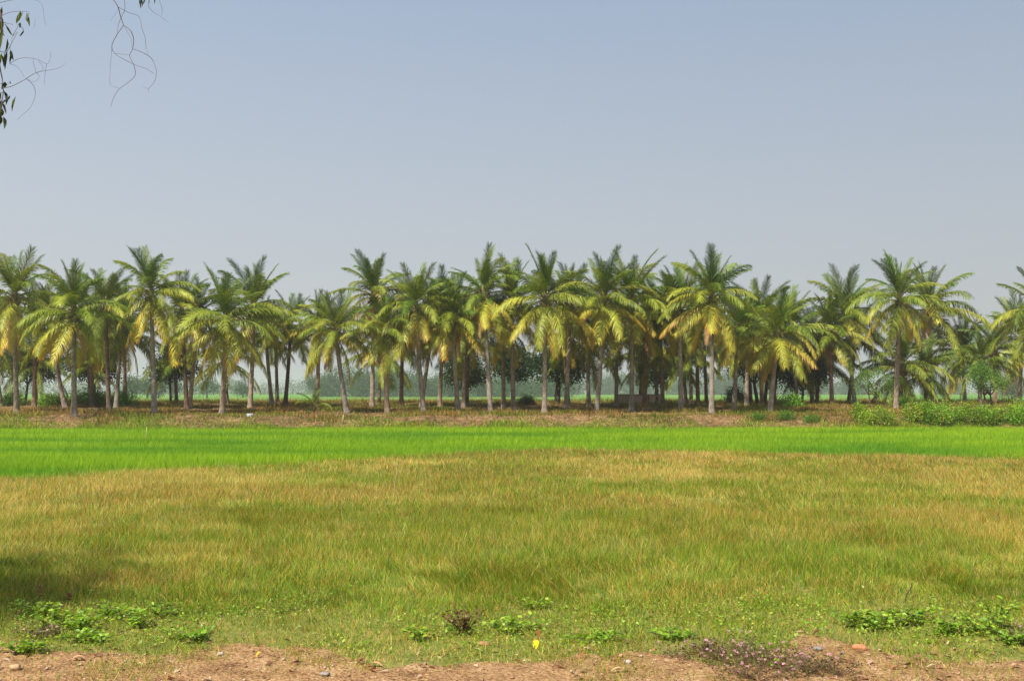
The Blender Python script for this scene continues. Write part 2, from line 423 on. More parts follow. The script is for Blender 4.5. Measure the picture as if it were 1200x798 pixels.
def join_blades(parts, name, mat, label, cat):
    V = []; F = {}; C = []; o = 0
    for v, fl, c in parts:
        V.append(v); C.append(c)
        for f in fl: F.setdefault(f.shape[1], []).append(f + o)
        o += len(v)
    me = mesh_np(name, np.concatenate(V), [np.concatenate(q) for q in F.values()], np.concatenate(C))
    return tag(link(name, me, mat), label, cat, kind='stuff')
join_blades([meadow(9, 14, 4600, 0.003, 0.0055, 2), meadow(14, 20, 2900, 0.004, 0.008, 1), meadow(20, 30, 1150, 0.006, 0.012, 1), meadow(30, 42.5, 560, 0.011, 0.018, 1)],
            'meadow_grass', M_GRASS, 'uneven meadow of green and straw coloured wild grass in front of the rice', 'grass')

# ------------------------------------------------------------------ young rice
def rice(y0, y1, dens, wmin, wmax):
    hw = 0.5 * y1 + 4
    n = int(dens * (y1 - y0) * hw * 2)
    x = (RS.rand(n) * 2 - 1) * hw; y = y0 + (y1 - y0) * RS.rand(n)
    y = np.round(y / 0.16) * 0.16 + RS.normal(size=n) * 0.035
    keep = (np.abs(x) < 0.5 * y + 3.5) & (y > rice_edge(x)) & (y < 61.2) & (RS.rand(n) < 0.55 + 0.9 * N2.fbm(x * 1.3, y * 1.3, 2))
    # a shallow bare strip near the far side
    yy = 57.3 - 0.00 * x + (N1.fbm(x * 0.2, x * 0 + 8, 2) - .5) * 1.5
    keep &= ~((np.abs(y - yy) < 0.5) & (x > 8) & (x < 22) & (RS.rand(n) < 0.75))
    x, y = x[keep], y[keep]; n = len(x)
    f = sstep(.3, .7, N1.fbm(x * 0.15, y * 0.35, 5))[:, None]; g = sstep(0.45, 0.65, N3.fbm(x * 0.1 + 20, y * 0.5, 3))[:, None]
    base = np.array([0.15, 0.36, 0.004]) * (1 - f) + np.array([0.36, 0.54, 0.008]) * f
    base = base * (1 - 0.35 * g) + np.array([0.38, 0.58, 0.02]) * 0.35 * g
    edge = (1 - sstep(0, 1.2, y - rice_edge(x)))[:, None]
    base = base * (1 - 0.5 * edge) + np.array([0.35, 0.42, 0.04]) * 0.5 * edge
    Ct = base * (1 + RS.normal(size=(n, 1)) * 0.22) + np.array([.02, 0, .012])
    H = (0.20 + 0.12 * RS.rand(n)) * (0.8 + 0.35 * f[:, 0]) * (1 - 0.3 * edge[:, 0])
    lean = RS.normal(size=(n, 2)) * 0.07 + np.array([0.03, 0.0])
    P = np.stack([x, y, gz(x, y) - 0.01], 1)
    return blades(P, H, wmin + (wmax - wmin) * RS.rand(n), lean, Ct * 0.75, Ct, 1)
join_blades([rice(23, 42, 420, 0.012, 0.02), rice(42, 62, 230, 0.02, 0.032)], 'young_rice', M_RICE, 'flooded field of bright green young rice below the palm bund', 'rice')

# ------------------------------------------------------------------ undergrowth on the bund
def bund_cover():
    n = 400000
    x = (RS.rand(n) * 2 - 1) * 44; y = 60.4 + RS.rand(n) ** 2.2 * 46
    keep = np.abs(x) < 0.5 * y + 3
    a = N1.fbm(x * 0.35 + 11, y * 0.5, 4); strip_ = 1 - sstep(0.5, 2.0, y - 61.5 - (N3.fbm(x * .6, x * 0 + 1, 3) - .4) * 2.2)
    back = sstep(67, 72, y)
    p = 1.0 * strip_ + .12 * (y < 65) + sstep(0.42, 0.58, a) * (0.5 + 0.4 * back) + 0.9 * sstep(93, 96, y) + 0.12 + 0.25*sstep(12,18,x)*sstep(62,63,y)
    keep &= RS.rand(n) < p
    x, y, a = x[keep], y[keep], a[keep]; n = len(x); strip_ = strip_[keep] * (RS.rand(n) < 0.92); back = back[keep]
    g2 = sstep(0.45, 0.6, N4.fbm(x * 0.25, y * 0.3 + 30, 3))
    w = np.stack([0.2 + 2.5 * strip_ + 1.4 * g2, 0.1 + 2.2 * strip_ + 1.2 * g2, 0.25 + 0 * a, 0.30 * (1 - strip_), 0.1 + .2 * g2, 0.8 * (1 - strip_ * .8)], 1)
    Ct = pick(MCOLS, w)
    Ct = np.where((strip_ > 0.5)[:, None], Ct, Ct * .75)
    Ct = np.where((strip_ > 0.5)[:, None], Ct * np.array([1.0, 1.1, 0.7]), Ct)
    H = (0.10 + 0.18 * RS.rand(n)) * (0.7 + 0.8 * sstep(0.4, 0.7, a)) * (1 - .1 * strip_) + 0.35 * RS.rand(n) * sstep(93, 96, y)
    lean = RS.normal(size=(n, 2)) * 0.09
    P = np.stack([x, y, gz(x, y) - 0.02], 1)
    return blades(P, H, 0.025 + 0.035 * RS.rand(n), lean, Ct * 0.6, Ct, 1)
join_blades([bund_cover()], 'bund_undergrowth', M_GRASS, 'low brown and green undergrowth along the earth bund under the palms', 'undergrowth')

# ------------------------------------------------------------------ coconut palms
def frond_mesh(e0, c, L, hue, seed, dead=0.0, shade=1.0):
    rs = np.random.RandomState(seed); mb = MB()
    ns = 14; pts = [Vector((0, 0, 0))]; ang = R(e0); tw = (rs.rand() - .5) * 0.5
    angs = [ang]; yaw = 0
    for i in range(ns):
        s = (i + 1) / ns
        a = R(e0) - R(c) * s ** 1.25
        yaw = tw * s * s
        d = Vector((math.cos(a) * math.cos(yaw), math.cos(a) * math.sin(yaw), math.sin(a)))
        pts.append(pts[-1] + d * (L / ns)); angs.append(a)
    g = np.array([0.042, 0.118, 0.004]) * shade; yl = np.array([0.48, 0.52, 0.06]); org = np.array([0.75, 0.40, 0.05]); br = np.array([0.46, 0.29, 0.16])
    base = g * (1 - hue) + yl * hue
    rib = base * 0.4 + np.array([0.30, 0.26, 0.06]) * 0.6
    mb.tube(pts, [0.040 * (1 - 0.85 * i / ns) + 0.004 for i in range(ns + 1)], rib, 4)
    P = np.array([list(p) for p in pts])
    nl = 62
    s = np.concatenate([np.linspace(0.13, 0.995, nl)] * 2) + rs.normal(size=2 * nl) * 0.004
    s = np.clip(s, 0.1, 1.0)
    side = np.concatenate([np.ones(nl), -np.ones(nl)])
    fi = s * ns; i0 = np.clip(fi.astype(int), 0, ns - 1); fr = (fi - i0)[:, None]
    B = P[i0] * (1 - fr) + P[i0 + 1] * fr
    T = P[i0 + 1] - P[i0]; T /= np.linalg.norm(T, axis=1, keepdims=True)
    Sd = np.cross(T, [0, 0, 1.0]); nn = np.linalg.norm(Sd, axis=1, keepdims=True); Sd = Sd / np.maximum(nn, 1e-3)
    Sd = Sd * side[:, None]; Nn = np.cross(Sd, T) * side[:, None]
    ll = 0.26 * L * (0.42 + 0.58 * np.sin(np.pi * np.clip(0.12 + s * 0.83, 0, 1)) ** 0.8) * (0.85 + 0.3 * rs.rand(2 * nl)); ll *= np.where(s > 0.93, 0.75, 1)
    fwd = (0.35 + 0.65 * s)[:, None] + (1.1 if e0 > 66 else 0.5 if e0 > 50 else 0.1)
    vee = 0.25 if e0 > 40 else -0.05
    D1 = T * fwd + Sd * (1 - 0.35 * s[:, None]) + Nn * vee + rs.normal(size=(2 * nl, 3)) * 0.09
    D1 /= np.linalg.norm(D1, axis=1, keepdims=True)
    dr = 0.30 + 0.5 * rs.rand(2 * nl)[:, None] + (0.35 if e0 < 30 else 0) + dead
    if e0 > 65: dr = dr * 0.45
    D2 = D1 + np.array([0, 0, -1.0]) * dr; D2 /= np.linalg.norm(D2, axis=1, keepdims=True)
    D3 = D1 + np.array([0, 0, -1.0]) * dr * 2.2; D3 /= np.linalg.norm(D3, axis=1, keepdims=True)
    l1 = ll[:, None]
    M1 = B + D1 * l1 * 0.38; M2 = M1 + D2 * l1 * 0.34; TP = M2 + D3 * l1 * 0.28
    W = T * (0.026 * L / 3.5)
    yc = np.clip(hue + 0.35 * (s - 0.5) * (hue > 0.3) + rs.normal(size=2 * nl) * 0.16, 0, 1)[:, None]
    c0 = g * (1 - yc) + yl * yc
    o_ = np.clip((hue - 0.62) * 2.6 * (0.15 + s) + rs.normal(size=2 * nl) * 0.15, 0, 1)[:, None]
    tc_ = c0 * (1 - o_) + org * o_
    if dead > 0: c0 = br * (0.8 + 0.4 * rs.rand(2 * nl, 1)); tc_ = c0
    tipc = tc_ * 0.6 + (br if hue > 0.5 else yl) * 0.4
    v = np.stack([B - W, B + W, M1 - W, M1 + W, M2 - W * .7, M2 + W * .7, TP], 1).reshape(-1, 3)
    cc = np.stack([c0, c0, c0 * .5 + tc_ * .5, c0 * .5 + tc_ * .5, tc_, tc_, tipc], 1).reshape(-1, 3)
    i = np.arange(2 * nl)[:, None] * 7
    q = np.concatenate([np.concatenate([i, i + 1, i + 3, i + 2], 1), np.concatenate([i + 2, i + 3, i + 5, i + 4], 1)])
    mb.add(v, [q, np.concatenate([i + 4, i + 5, i + 6], 1)], (1, 1, 1)); mb.c[-1] = cc
    me = mb.mesh('frond'); me.materials.append(M_FROND)
    return me
FR = {}
spec = {0: (85, 14, 2.6, 0.08), 1: (73, 24, 3.0, 0.10), 2: (58, 50, 3.3, 0.20), 3: (38, 76, 3.6, 0.36), 4: (12, 70, 3.7, 0.55), 5: (-20, 46, 3.7, 0.74), 6: (-44, 30, 3.5, 0.93)}
for kx, (e0, c, L, h) in spec.items():
    FR[kx] = [frond_mesh(e0 + random.uniform(-7, 7), c + random.uniform(-12, 12), L * random.uniform(.93, 1.07), min(1, max(0, h + (j - 2) * 0.09)), 100 * kx + j) for j in range(5)]
for kx in range(7): FR[kx + 10] = [frond_mesh(spec[kx][0] + random.uniform(-7, 7), spec[kx][1] * random.uniform(.8, 1.3), spec[kx][2], spec[kx][3] * .45, 500 + 10 * kx + j, shade=.8) for j in range(3)]  # second frond set, less yellow and dimmed: grove shade put into the leaf colour
FR[7] = [frond_mesh(-62, 22, 2.6, 0.95, 900 + j, dead=0.9) for j in range(3)]

def crown_mesh(seed, S):
    rs = random.Random(seed); mb = MB()
    prof = [(-0.55, .10), (-0.3, .15), (-0.05, .20), (0.15, .19), (0.4, .12), (0.75, .03)]
    mb.tube([(0, 0, z * S) for z, r in prof], [r * S for z, r in prof], (0.16, 0.13, 0.055), 9)
    for j in range(14):           # stubs of old leaf stalks
        a = j * 2.4; z = -0.45 + 0.04 * j
        d = Vector((math.cos(a), math.sin(a), 0.5 + rs.random() * .4)).normalized()
        b = Vector((math.cos(a) * .1, math.sin(a) * .1, z)) * S
        mb.tube([b, b + d * 0.28 * S, b + d * 0.5 * S], [0.06 * S, 0.045 * S, 0.02 * S], (0.22, 0.17, 0.07), 4)
    return mb.mesh('crown')
def coconut_mesh(j):
    mb = MB(); pr = [(-.13, .01), (-.1, .07), (-.03, .105), (.05, .1), (.11, .06), (.135, .01)]
    mb.tube([(0, 0, z) for z, r in pr], [r for z, r in pr], [(0.13, 0.15, 0.03), (0.22, 0.17, 0.04), (0.34, 0.21, 0.05)][j], 7)
    return mb.mesh('coconut')
COCO = [coconut_mesh(q) for q in range(3)]
for m in COCO: m.materials.append(M_TINT)
CROWN = [crown_mesh(s, 1.0) for s in range(4)]
for m in CROWN: m.materials.append(M_TINT)

def palm(base, top, S, seed, label, group, n=27, bend=0.5, yellow=0.0, rmul=1.0, dead=1, cols=True, dark=0):
    rs = random.Random(seed)
    root = thing('coconut_palm', base, label, 'coconut palm', group)
    v = top - base; H = v.z
    # trunk: leaves the ground leaning, then straightens
    mb = MB(); pts = []; rad = []; nseg = max(14, int(H / 0.13))
    for i in range(nseg + 1):
        t = i / nseg
        lx = v.x * (t * (1 + bend) - bend * t * t); ly = v.y * t
        pts.append((lx, ly, -0.15 + (H + 0.15) * t))
        hh = t * H
        r = (0.115 + 0.05 * (1 - t)) + 0.11 * math.exp(-hh / 0.35)
        r *= (1.05 if i % 2 else 0.955) * rmul * (0.97 + 0.06 * rs.random())
        rad.append(r)
    mb.tube(pts, rad, (1, 1, 1), 10)
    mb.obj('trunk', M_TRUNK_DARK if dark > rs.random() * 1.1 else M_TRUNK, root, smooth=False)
    cr = bpy.data.objects.new('crown', CROWN[seed % 4]); COL.objects.link(cr); cr.parent = root; cr.location = (v.x, v.y, v.z)
    cr.scale = (S, S, S); cr.rotation_euler = (rs.uniform(-.08, .08), rs.uniform(-.08, .08), rs.random() * 6.28)
    a0 = rs.random() * 6.28
    for i in range(n):
        u = i / (n - 1)
        u = min(1, max(0, u + rs.uniform(-.05, .05)))
        kf = u ** 0.95 * 6.0 + yellow
        kk = int(max(0, min(6, round(kf))))
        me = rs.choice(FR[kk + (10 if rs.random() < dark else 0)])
        f = bpy.data.objects.new('frond', me); COL.objects.link(f); f.parent = cr
        f.rotation_euler = (rs.gauss(0, .17), rs.gauss(0, .11), a0 + i * 2.39996 + rs.uniform(-.25, .25))
        q = rs.uniform(.86, 1.1); f.scale = (q, q, q)
        z = 0.35 - 0.65 * u; f.location = (0, 0, z)
    for j in range(dead):
        f = bpy.data.objects.new('dead_frond', FR[7][j % 3]); COL.objects.link(f); f.parent = cr
        f['label'] = 'withered brown frond hanging down the trunk'
        f.rotation_euler = (0, 0, rs.random() * 6.28); f.location = (0, 0, -0.35)
    if cols:
        for j in range(rs.randint(5, 8)):
            a = rs.random() * 6.28; rr = 0.28 + rs.random() * .1
            c = bpy.data.objects.new('coconut', rs.choice(COCO)); COL.objects.link(c); c.parent = cr
            c.location = (math.cos(a) * rr, math.sin(a) * rr, -0.25 - rs.random() * .35); c.rotation_euler = (rs.uniform(-.3, .3), rs.uniform(-.3, .3), 0)
    return root

# base x,y / crown x,y in the photograph, frond scale, extra yellowing; ground position comes from the terrain
FRONT = [
 (20, 485, 17, 349, 1.0, .3, 'stout coconut palm nearest the left edge with an upright dark green top'),
 (87, 487, 87, 366, 1.06, .5, 'coconut palm with the widest drooping yellow fronds, left of the tallest left palm'),
 (181, 485, 177, 344, .92, .7, 'tallest slim straight palm at left with orange fronds under its crown'),
 (260, 485, 265, 377, 1.05, .6, 'palm with long yellow skirt fronds just left of the scrap of white plastic'),
 (293, 480, 298, 361, .98, .1, 'dark topped palm standing straight behind the white litter'),
 (407, 484, 393, 388, .98, .3, 'palm whose pale footed trunk leans left above the short wooden stake'),
 (371, 479, 374, 386, .85, .2, 'palm with a swollen pale foot beside the small green palm seedling'),
 (436, 477, 438, 347, .95, .1, 'feathery topped palm right of the left leaning pale footed palm'),
 (454, 484, 451, 388, .85, .5, 'lower palm with ragged brownish fronds in front of the feathery topped palm'),
 (497, 484, 487, 360, 1.0, .5, 'palm with a long orange frond hanging left and twin trunks at its side'),
 (537, 482, 531, 372, .9, .2, 'palm with half hidden crown left of the very tall pointed palm at centre left'),
 (575, 484, 567, 346, 1.0, .4, 'very tall palm with a pointed dark top and orange tips left of centre'),
 (602, 482, 599, 356, .95, .3, 'palm with a rounded crown tucked close behind the very tall pointed palm'),
 (638, 485, 639, 351, .98, .3, 'centre palm with arching bright lime fronds on both sides and straight trunk'),
 (663, 480, 668, 358, .95, .1, 'dark green palm just right of the centre palm with lime fronds'),
 (699, 484, 709, 351, 1.0, .4, 'palm leaning right with a tall feathered top in the middle of the row'),
 (740, 482, 741, 352, 1.0, .5, 'palm with pale flared foot and pinkish yellow fronds in front of the low wall'),
 (798, 480, 797, 362, .95, .2, 'palm with small crown left of the spiky topped palm'),
 (834, 485, 834, 350, 1.0, .4, 'spiky topped palm with bare upright spears and thick straight trunk'),
 (860, 480, 864, 385, .85, .2, 'slim palm with curving trunk right of the spiky topped palm'),
 (902, 484, 912, 394, 1.03, .4, 'low palm with broad spreading grey green crown above the big green tuft'),
 (1002, 474, 991, 367, .98, .1, 'palm with trunk bending left at the left end of the bushes'),
 (1050, 480, 1054, 350, .95, .2, 'tall palm rising out of the bushes at right with a dark pointed top'),
 (1092, 468, 1089, 362, 1.05, .1, 'tall palm with fronds swept right by the wind behind the bushes'),
 (1130, 470, 1128, 414, .88, .1, 'shorter dark palm standing in the gap right of the swept palm'),
 (1193, 470, 1197, 398, 1.05, .2, 'palm at the right edge half cut off by the frame'),
]
SECOND = [
 (2, 476, -8, 388, 1.05, .9, 'yellow skirted palm cut off by the left edge'),
 (77, 478, 60, 378, .95, .2, None), (128, 480, 124, 358, .9, .4, None), (136, 478, 142, 382, .95, .5, None), (219, 480, 213, 366, .95, .7, None),
 (319, 475, 311, 388, .8, .2, None), (334, 475, 341, 385, .85, .4, None), (493, 478, 509, 372, .9, .3, None), (543, 478, 546, 378, .85, .1, None),
 (590, 480, 590, 385, .85, .5, None), (666, 476, 660, 390, .85, .3, None), (722, 477, 723, 388, .85, .5, None), (777, 477, 772, 372, .92, .3, None), (804, 473, 801, 428, .6, .6, None),
 (893, 476, 890, 372, .95, .2, None), (952, 474, 950, 402, .92, .4, None), (1055, 474, 1057, 430, 1.05, .4, 'squat palm with bright fanning fronds low behind the tall palm in the bushes'),
 (222, 478, 232, 372, .85, .6, None), (470, 477, 472, 380, .95, .4, None), (690, 477, 688, 376, .95, .3, None), (755, 477, 757, 376, .9, .4, None), (818, 476, 816, 380, .9, .3, None), (875, 476, 876, 388, .9, .2, None), (975, 474, 972, 388, .9, .2, None), (108, 477, 106, 375, .95, .4, None), (515, 477, 519, 368, .95, .3, None), (1166, 472, 1165, 412, .82, .3, 'leaning crowned palm behind the small spreading green tree'), (1214, 474, 1218, 365, 1.0, .3, 'tall palm just past the right edge with fronds reaching into view'),
 (40, 478, 42, 372, .85, .3, None), (770, 474, 768, 392, .85, .2, None), (934, 476, 929, 385, .85, .2, None),
]
BACK = [
 (42, 473, 43, 424, .8), (105, 474, 104, 430, .6), (147, 473, 146, 392, .95), (207, 473, 205, 425, .7), (266, 473, 264, 420, .9), 
 (325, 473, 322, 392, .8), (444, 473, 446, 412, .95), (547, 474, 549, 400, .95), (690, 474, 688, 402, .95), (750, 473, 752, 420, .75),
 (810, 473, 809, 415, .8), (828, 473, 825, 390, .9), (880, 473, 876, 398, .9), (957, 473, 960, 420, .9), (994, 473, 1003, 395, .9),
 (908, 473, 905, 410, .85), (1148, 473, 1150, 425, .7), (1086, 473, 1083, 434, .9),
]
words = ['first', 'second', 'third', 'fourth', 'fifth', 'sixth', 'seventh', 'eighth', 'ninth', 'tenth', '11th', '12th', '13th', '14th', '15th', '16th', '17th', '18th', '19th', '20th', '21st', '22nd', '23rd', '24th', '25th', '26th', '27th', '28th', '29th', '30th', '31st', '32nd', '33rd', '34th']
def gclamp(px, py, ymax=94.0):
    b = onground(px, py, 60)
    if b.y > ymax:
        x = (px - 600) / FPX * ymax; b = Vector((x, ymax, float(gz(x, ymax))))
    return b
sd = 0
def place(bx, by, cx, cy, S, yl, lab, grp, **kw):
    global sd; sd += 1
    b = gclamp(bx, by)
    t = atdist(cx, cy, b.y + random.uniform(-.5, .5))
    return palm(b, t, S * (0.95 if cy < 380 else .90) * b.y / 65.0 * (0.93 if b.y > 70 else 1.0), sd, lab, grp, yellow=yl - .35, **kw)
for a in FRONT:
    place(*a[:6], a[6], 'coconut palms of the front row on the bund', n=random.choice([27, 30, 33, 36]), bend=random.uniform(-.2, .6), dead=random.choice([0, 1, 2, 3]))
n2 = 0
for a in sorted(SECOND, key=lambda q: q[0]):
    lab = a[6]
    if lab is None:
        n2 += 1; lab = 'slender palm half hidden behind the front row, %s such from the left' % words[n2 - 1]
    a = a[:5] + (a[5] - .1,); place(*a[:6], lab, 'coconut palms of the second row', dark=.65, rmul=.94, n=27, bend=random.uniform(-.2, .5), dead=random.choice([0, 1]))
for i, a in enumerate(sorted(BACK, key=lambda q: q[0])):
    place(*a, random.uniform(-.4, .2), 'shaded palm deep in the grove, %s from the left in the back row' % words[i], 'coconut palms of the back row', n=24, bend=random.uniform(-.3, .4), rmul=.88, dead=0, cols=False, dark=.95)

# ------------------------------------------------------------------ broadleaf trees and bushes
def crown_cloud(mb, lobes, nleaf, size, cols, flat=0.75, per=14):
    """lobes: list of (x,y,z,r); leaves sit near lobe surfaces in small sprays"""
    lobes = np.array(lobes); w = lobes[:, 3] ** 2; w = w / w.sum()
    nc = max(8, nleaf // per)
    li = RS.choice(len(lobes), nc, p=w)
    d = RS.normal(size=(nc, 3)); d /= np.linalg.norm(d, axis=1, keepdims=True)
    rr = lobes[li, 3] * (0.55 + 0.5 * RS.rand(nc) ** 0.6)
    C = lobes[li, :3] + d * rr[:, None] * np.array([1, 1, flat])
    sc = np.clip(RS.rand(nc) * .45 + RS.rand(len(lobes))[li] * .55, 0, .999)
    i = np.repeat(np.arange(nc), per)
    P = C[i] + RS.normal(size=(len(i), 3)) * (size * 1.6)
    D = d[i] + RS.normal(size=(len(i), 3)) * 0.7 + np.array([0, 0, -.1])
    cc = np.array(cols)[(sc[i] * len(cols)).astype(int).clip(0, len(cols) - 1)] * (1 + RS.normal(size=(len(i), 1)) * 0.18)
    mb.leaves(P, D, size * (0.7 + 0.6 * RS.rand(len(i))), size * 0.55, cc)
def tree(name, base, H, Rr, label, cat, cols, nleaf=6000, leaf=0.16, trunk_r=0.16, group=None, stems=1, crown_lo=0.4, seed=0, shape=1.0):
    rs = random.Random(seed * 13 + 5); root = thing(name, base, label, cat, group)
    mb = MB(); lobes = []
    for s in range(stems):
        ox = (s - (stems - 1) / 2) * 0.55; fork = H * crown_lo * rs.uniform(.7, .95)
        tp = Vector((ox * 1.4 + rs.uniform(-.2, .2), rs.uniform(-.2, .2), fork))
        mb.tube([(ox, 0, -.15), (ox * 1.1, 0, .15), (tp.x, tp.y, tp.z)], [trunk_r * 1.35, trunk_r, trunk_r * .75], (1, 1, 1), 8)
        nl = 6 if stems == 1 else 4
        for j in range(nl):
            a = j * 6.28 / nl + rs.random(); r_ = Rr * rs.uniform(.35, .72) * shape
            e = Vector((ox + math.cos(a) * r_, math.sin(a) * r_, H * rs.uniform(crown_lo + .08, .86)))
            m_ = tp.lerp(e, .5) + Vector((0, 0, .15))
            mb.tube([tp, m_, e], [trunk_r * .5, trunk_r * .3, trunk_r * .1], (1, 1, 1), 5)
            lobes.append((e.x, e.y, e.z, Rr * rs.uniform(.28, .48)))
    lobes.append((0, 0, H * .84, Rr * .42)); lobes.append((rs.uniform(-.3, .3) * Rr, 0, H * .62, Rr * .5))
    mb.obj('trunk', M_BARK, root)
    cb = MB(); crown_cloud(cb, lobes, nleaf, leaf, cols)
    cb.obj('crown', M_LEAF, root)
    return root
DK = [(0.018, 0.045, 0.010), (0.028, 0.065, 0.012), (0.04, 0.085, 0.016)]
MDG = [(0.05, 0.15, 0.012), (0.09, 0.22, 0.02), (0.14, 0.29, 0.03)]
BUSHC = [(0.05, 0.11, 0.01), (0.12, 0.25, 0.012), (0.18, 0.36, 0.018), (0.27, 0.45, 0.025), (0.37, 0.48, 0.04), (0.30, 0.19, 0.07)]
def tplace(px, py, toppy):
    b = gclamp(px, py); return b, (atdist(px, toppy, b.y).z - b.z)
for i, (px, py, tp, w, nm, lab, st, cl) in enumerate([
    (653, 473, 400, 46, 'dark_tree', 'dark broadleaf tree with a thick black trunk behind the centre palms', 1, DK),
    (600, 472, 405, 34, 'dark_tree', 'dark bushy tree behind the gap left of the thick trunked one', 1, DK),
    (545, 472, 412, 34, 'dark_tree', 'dark low crowned tree in the shade left of centre', 1, DK),
    (892, 473, 400, 44, 'multi_stem_tree', 'dark tree with several brown stems right of the spiky topped palm', 4, DK),
    (940, 473, 415, 32, 'dark_tree', 'dark tree behind the broad low palm toward the bushes', 1, DK),
    (200, 472, 405, 30, 'dark_tree', 'dark tree in shade behind the tallest left palm', 1, DK),
    (110, 472, 405, 42, 'dark_tree', 'dark green tree deep behind the wide drooping palm at left', 1, DK),
    (30, 472, 405, 42, 'dark_tree', 'dark green tree deep behind the stout left palm', 1, DK),
    (770, 472, 415, 28, 'dark_tree', 'dark tree behind the right end of the low wall', 1, DK)]):
    b, H = tplace(px, py, tp)
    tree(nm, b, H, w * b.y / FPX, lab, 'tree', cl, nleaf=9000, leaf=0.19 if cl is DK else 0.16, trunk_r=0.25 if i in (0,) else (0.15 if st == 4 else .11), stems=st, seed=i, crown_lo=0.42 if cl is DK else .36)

def small_tree(px, Y, label, name, lobes_px, stems_px, cols, nleaf, leaf):
    # canopy made of separate leafy pads at their own height and depth
    x_ = (px - 600) / FPX * Y; base = Vector((x_, Y, float(gz(x_, Y)))); root = thing(name, base, label, 'tree'); rs = random.Random(px)
    lob = []; tr = MB(); sc = Y / FPX
    cx = []
    for (lx, ly, lr) in lobes_px:
        p = atdist(lx, ly, Y) - base; p.y += rs.uniform(-.7, .7); lob.append((p.x, p.y, p.z, lr * sc)); cx.append(p)
    for j, sx in enumerate(stems_px):
        x0 = (sx - px) * sc; tr.tube([(x0, .1 * j, -.15), (x0 + .05, .1 * j, .5), (x0 - .02, .1 * j, 1.0)], [.09, .065, .055], (1, 1, 1), 7)
        for q, p in enumerate(cx):
            if q % len(stems_px) == j: tr.tube([(x0 - .02, .1 * j, .95), ((x0 + p.x) / 2, p.y / 2, (.95 + p.z) / 2 + .1), p], [.045, .03, .012], (1, 1, 1), 5)
    tr.obj('trunk', M_BARK, root); cb = MB(); crown_cloud(cb, lob, nleaf, leaf, cols, .75, 10); cb.obj('crown', M_LEAF, root)
small_tree(1157, 75, 'small spreading bright green tree with two thin stems behind the right end of the hedge', 'spreading_tree',
    [(1134, 434, 6), (1144, 429, 7), (1154, 432, 8), (1140, 442, 7), (1151, 441, 8), (1162, 440, 8), (1171, 444, 6), (1149, 449, 7), (1160, 450, 7), (1170, 451, 5), (1176, 449, 3.5), (1130, 439, 3.5), (1143, 454, 4), (1156, 456, 4)],
    [1153, 1161], MDG, 4200, .10)
small_tree(1023, 80, 'open thin leaved green tree left of the tall palm in the hedge', 'open_tree',
    [(1006, 444, 5), (1012, 437, 5), (1020, 440, 6), (1029, 436, 5), (1036, 444, 5), (1010, 453, 5), (1018, 450, 4), (1028, 452, 6), (1040, 452, 5), (1006, 461, 4), (1022, 460, 4), (1036, 461, 4)],
    [1018, 1027], MDG, 2600, .10)

def bush(base, H, W, label, seed, cols=BUSHC, nleaf=3200, leaf=0.13, group='bushes along the bund', name='bush'):
    rs = random.Random(seed); root = thing(name, base, label, 'bush', group)
    mb = MB(); lobes = []
    H *= rs.uniform(.8, 1.12); W *= .92
    for j in range(9):
        x = rs.uniform(-1, 1) * W * .72; y = rs.uniform(-.5, .5) * W; h = H * rs.uniform(.35, .95) * (1 - 0.35 * abs(x / W))
        mb.tube([(x * .3, y * .3, -.1), (x * .7, y * .7, h * .5), (x, y, h)], [.03, .022, .01], (1, 1, 1), 4)
        if rs.random() < .5: lobes.append((x * 1.15, y, h * 1.12, H * .13))
        lobes.append((x, y, h * .82, H * rs.uniform(.20, .42))); lobes.append((x * 1.05, y, h * .35, H * rs.uniform(.25, .38)))
    mb.obj('stems', M_BARK, root)
    cb = MB(); crown_cloud(cb, lobes, int(nleaf * 1.7), leaf * .75, cols, 0.9, 12); cb.obj('foliage', M_LEAF, root)
    return root
for i, (px, py, tp, w, lab) in enumerate([
    (1024, 497, 472, 26, 'leafy green bush at the left end of the right hand hedge'),
    (1078, 493, 470, 24, 'bush just right of the tall palm trunk with light tips'),
    (1106, 496, 467, 26, 'highest bush in the hedge right of the bare earth gap'),
    (1139, 497, 468, 26, 'dense bush in the hedge below the small spreading green tree'),
    (1168, 496, 471, 24, 'bush with rusty brown twigs in the right part of the hedge'),
    (1198, 494, 468, 24, 'bush cut off by the right edge of the frame'),
    (1060, 478, 466, 14, 'low bush behind the tall palm trunk in the hedge'),
    (1225, 495, 468, 24, 'bush just beyond the right edge')]):
    b = onground(px, py, 60); sc = b.y / FPX
    c = BUSHC if i != 4 else BUSHC + [(0.22, 0.12, 0.06)]
    bush(b, (py - tp) * sc * 0.95, w * sc, lab, 40 + i, c)
for i, (px, py, tp, w, lab) in enumerate([(95, 476, 457, 20, 'pale green bush in the shade right of the stout left palm'), (122, 476, 453, 20, 'taller pale green bush behind the leaning twin palms at left'),
    (60, 476, 458, 16, 'low green bush deep at left between palm trunks'), (15, 476, 458, 18, 'green bush behind the left edge palms'), (142, 475, 460, 12, 'small bush beside the dark slender trunk at left'),
    (617, 475, 465, 8, 'small dark bush by the thick dark trunk'), (925, 478, 462, 12, 'bush behind the foot of the broad low palm'), (860, 474, 455, 10, 'dark tuft behind the slim curving palm')]):
    b = onground(px, py, 60); sc = b.y / FPX
    bush(b, (py - tp) * sc, w * sc, lab, 70 + i, BUSHC[:4] if i not in (5, 7) else DK, 2200, .15, 'bushes in the grove')

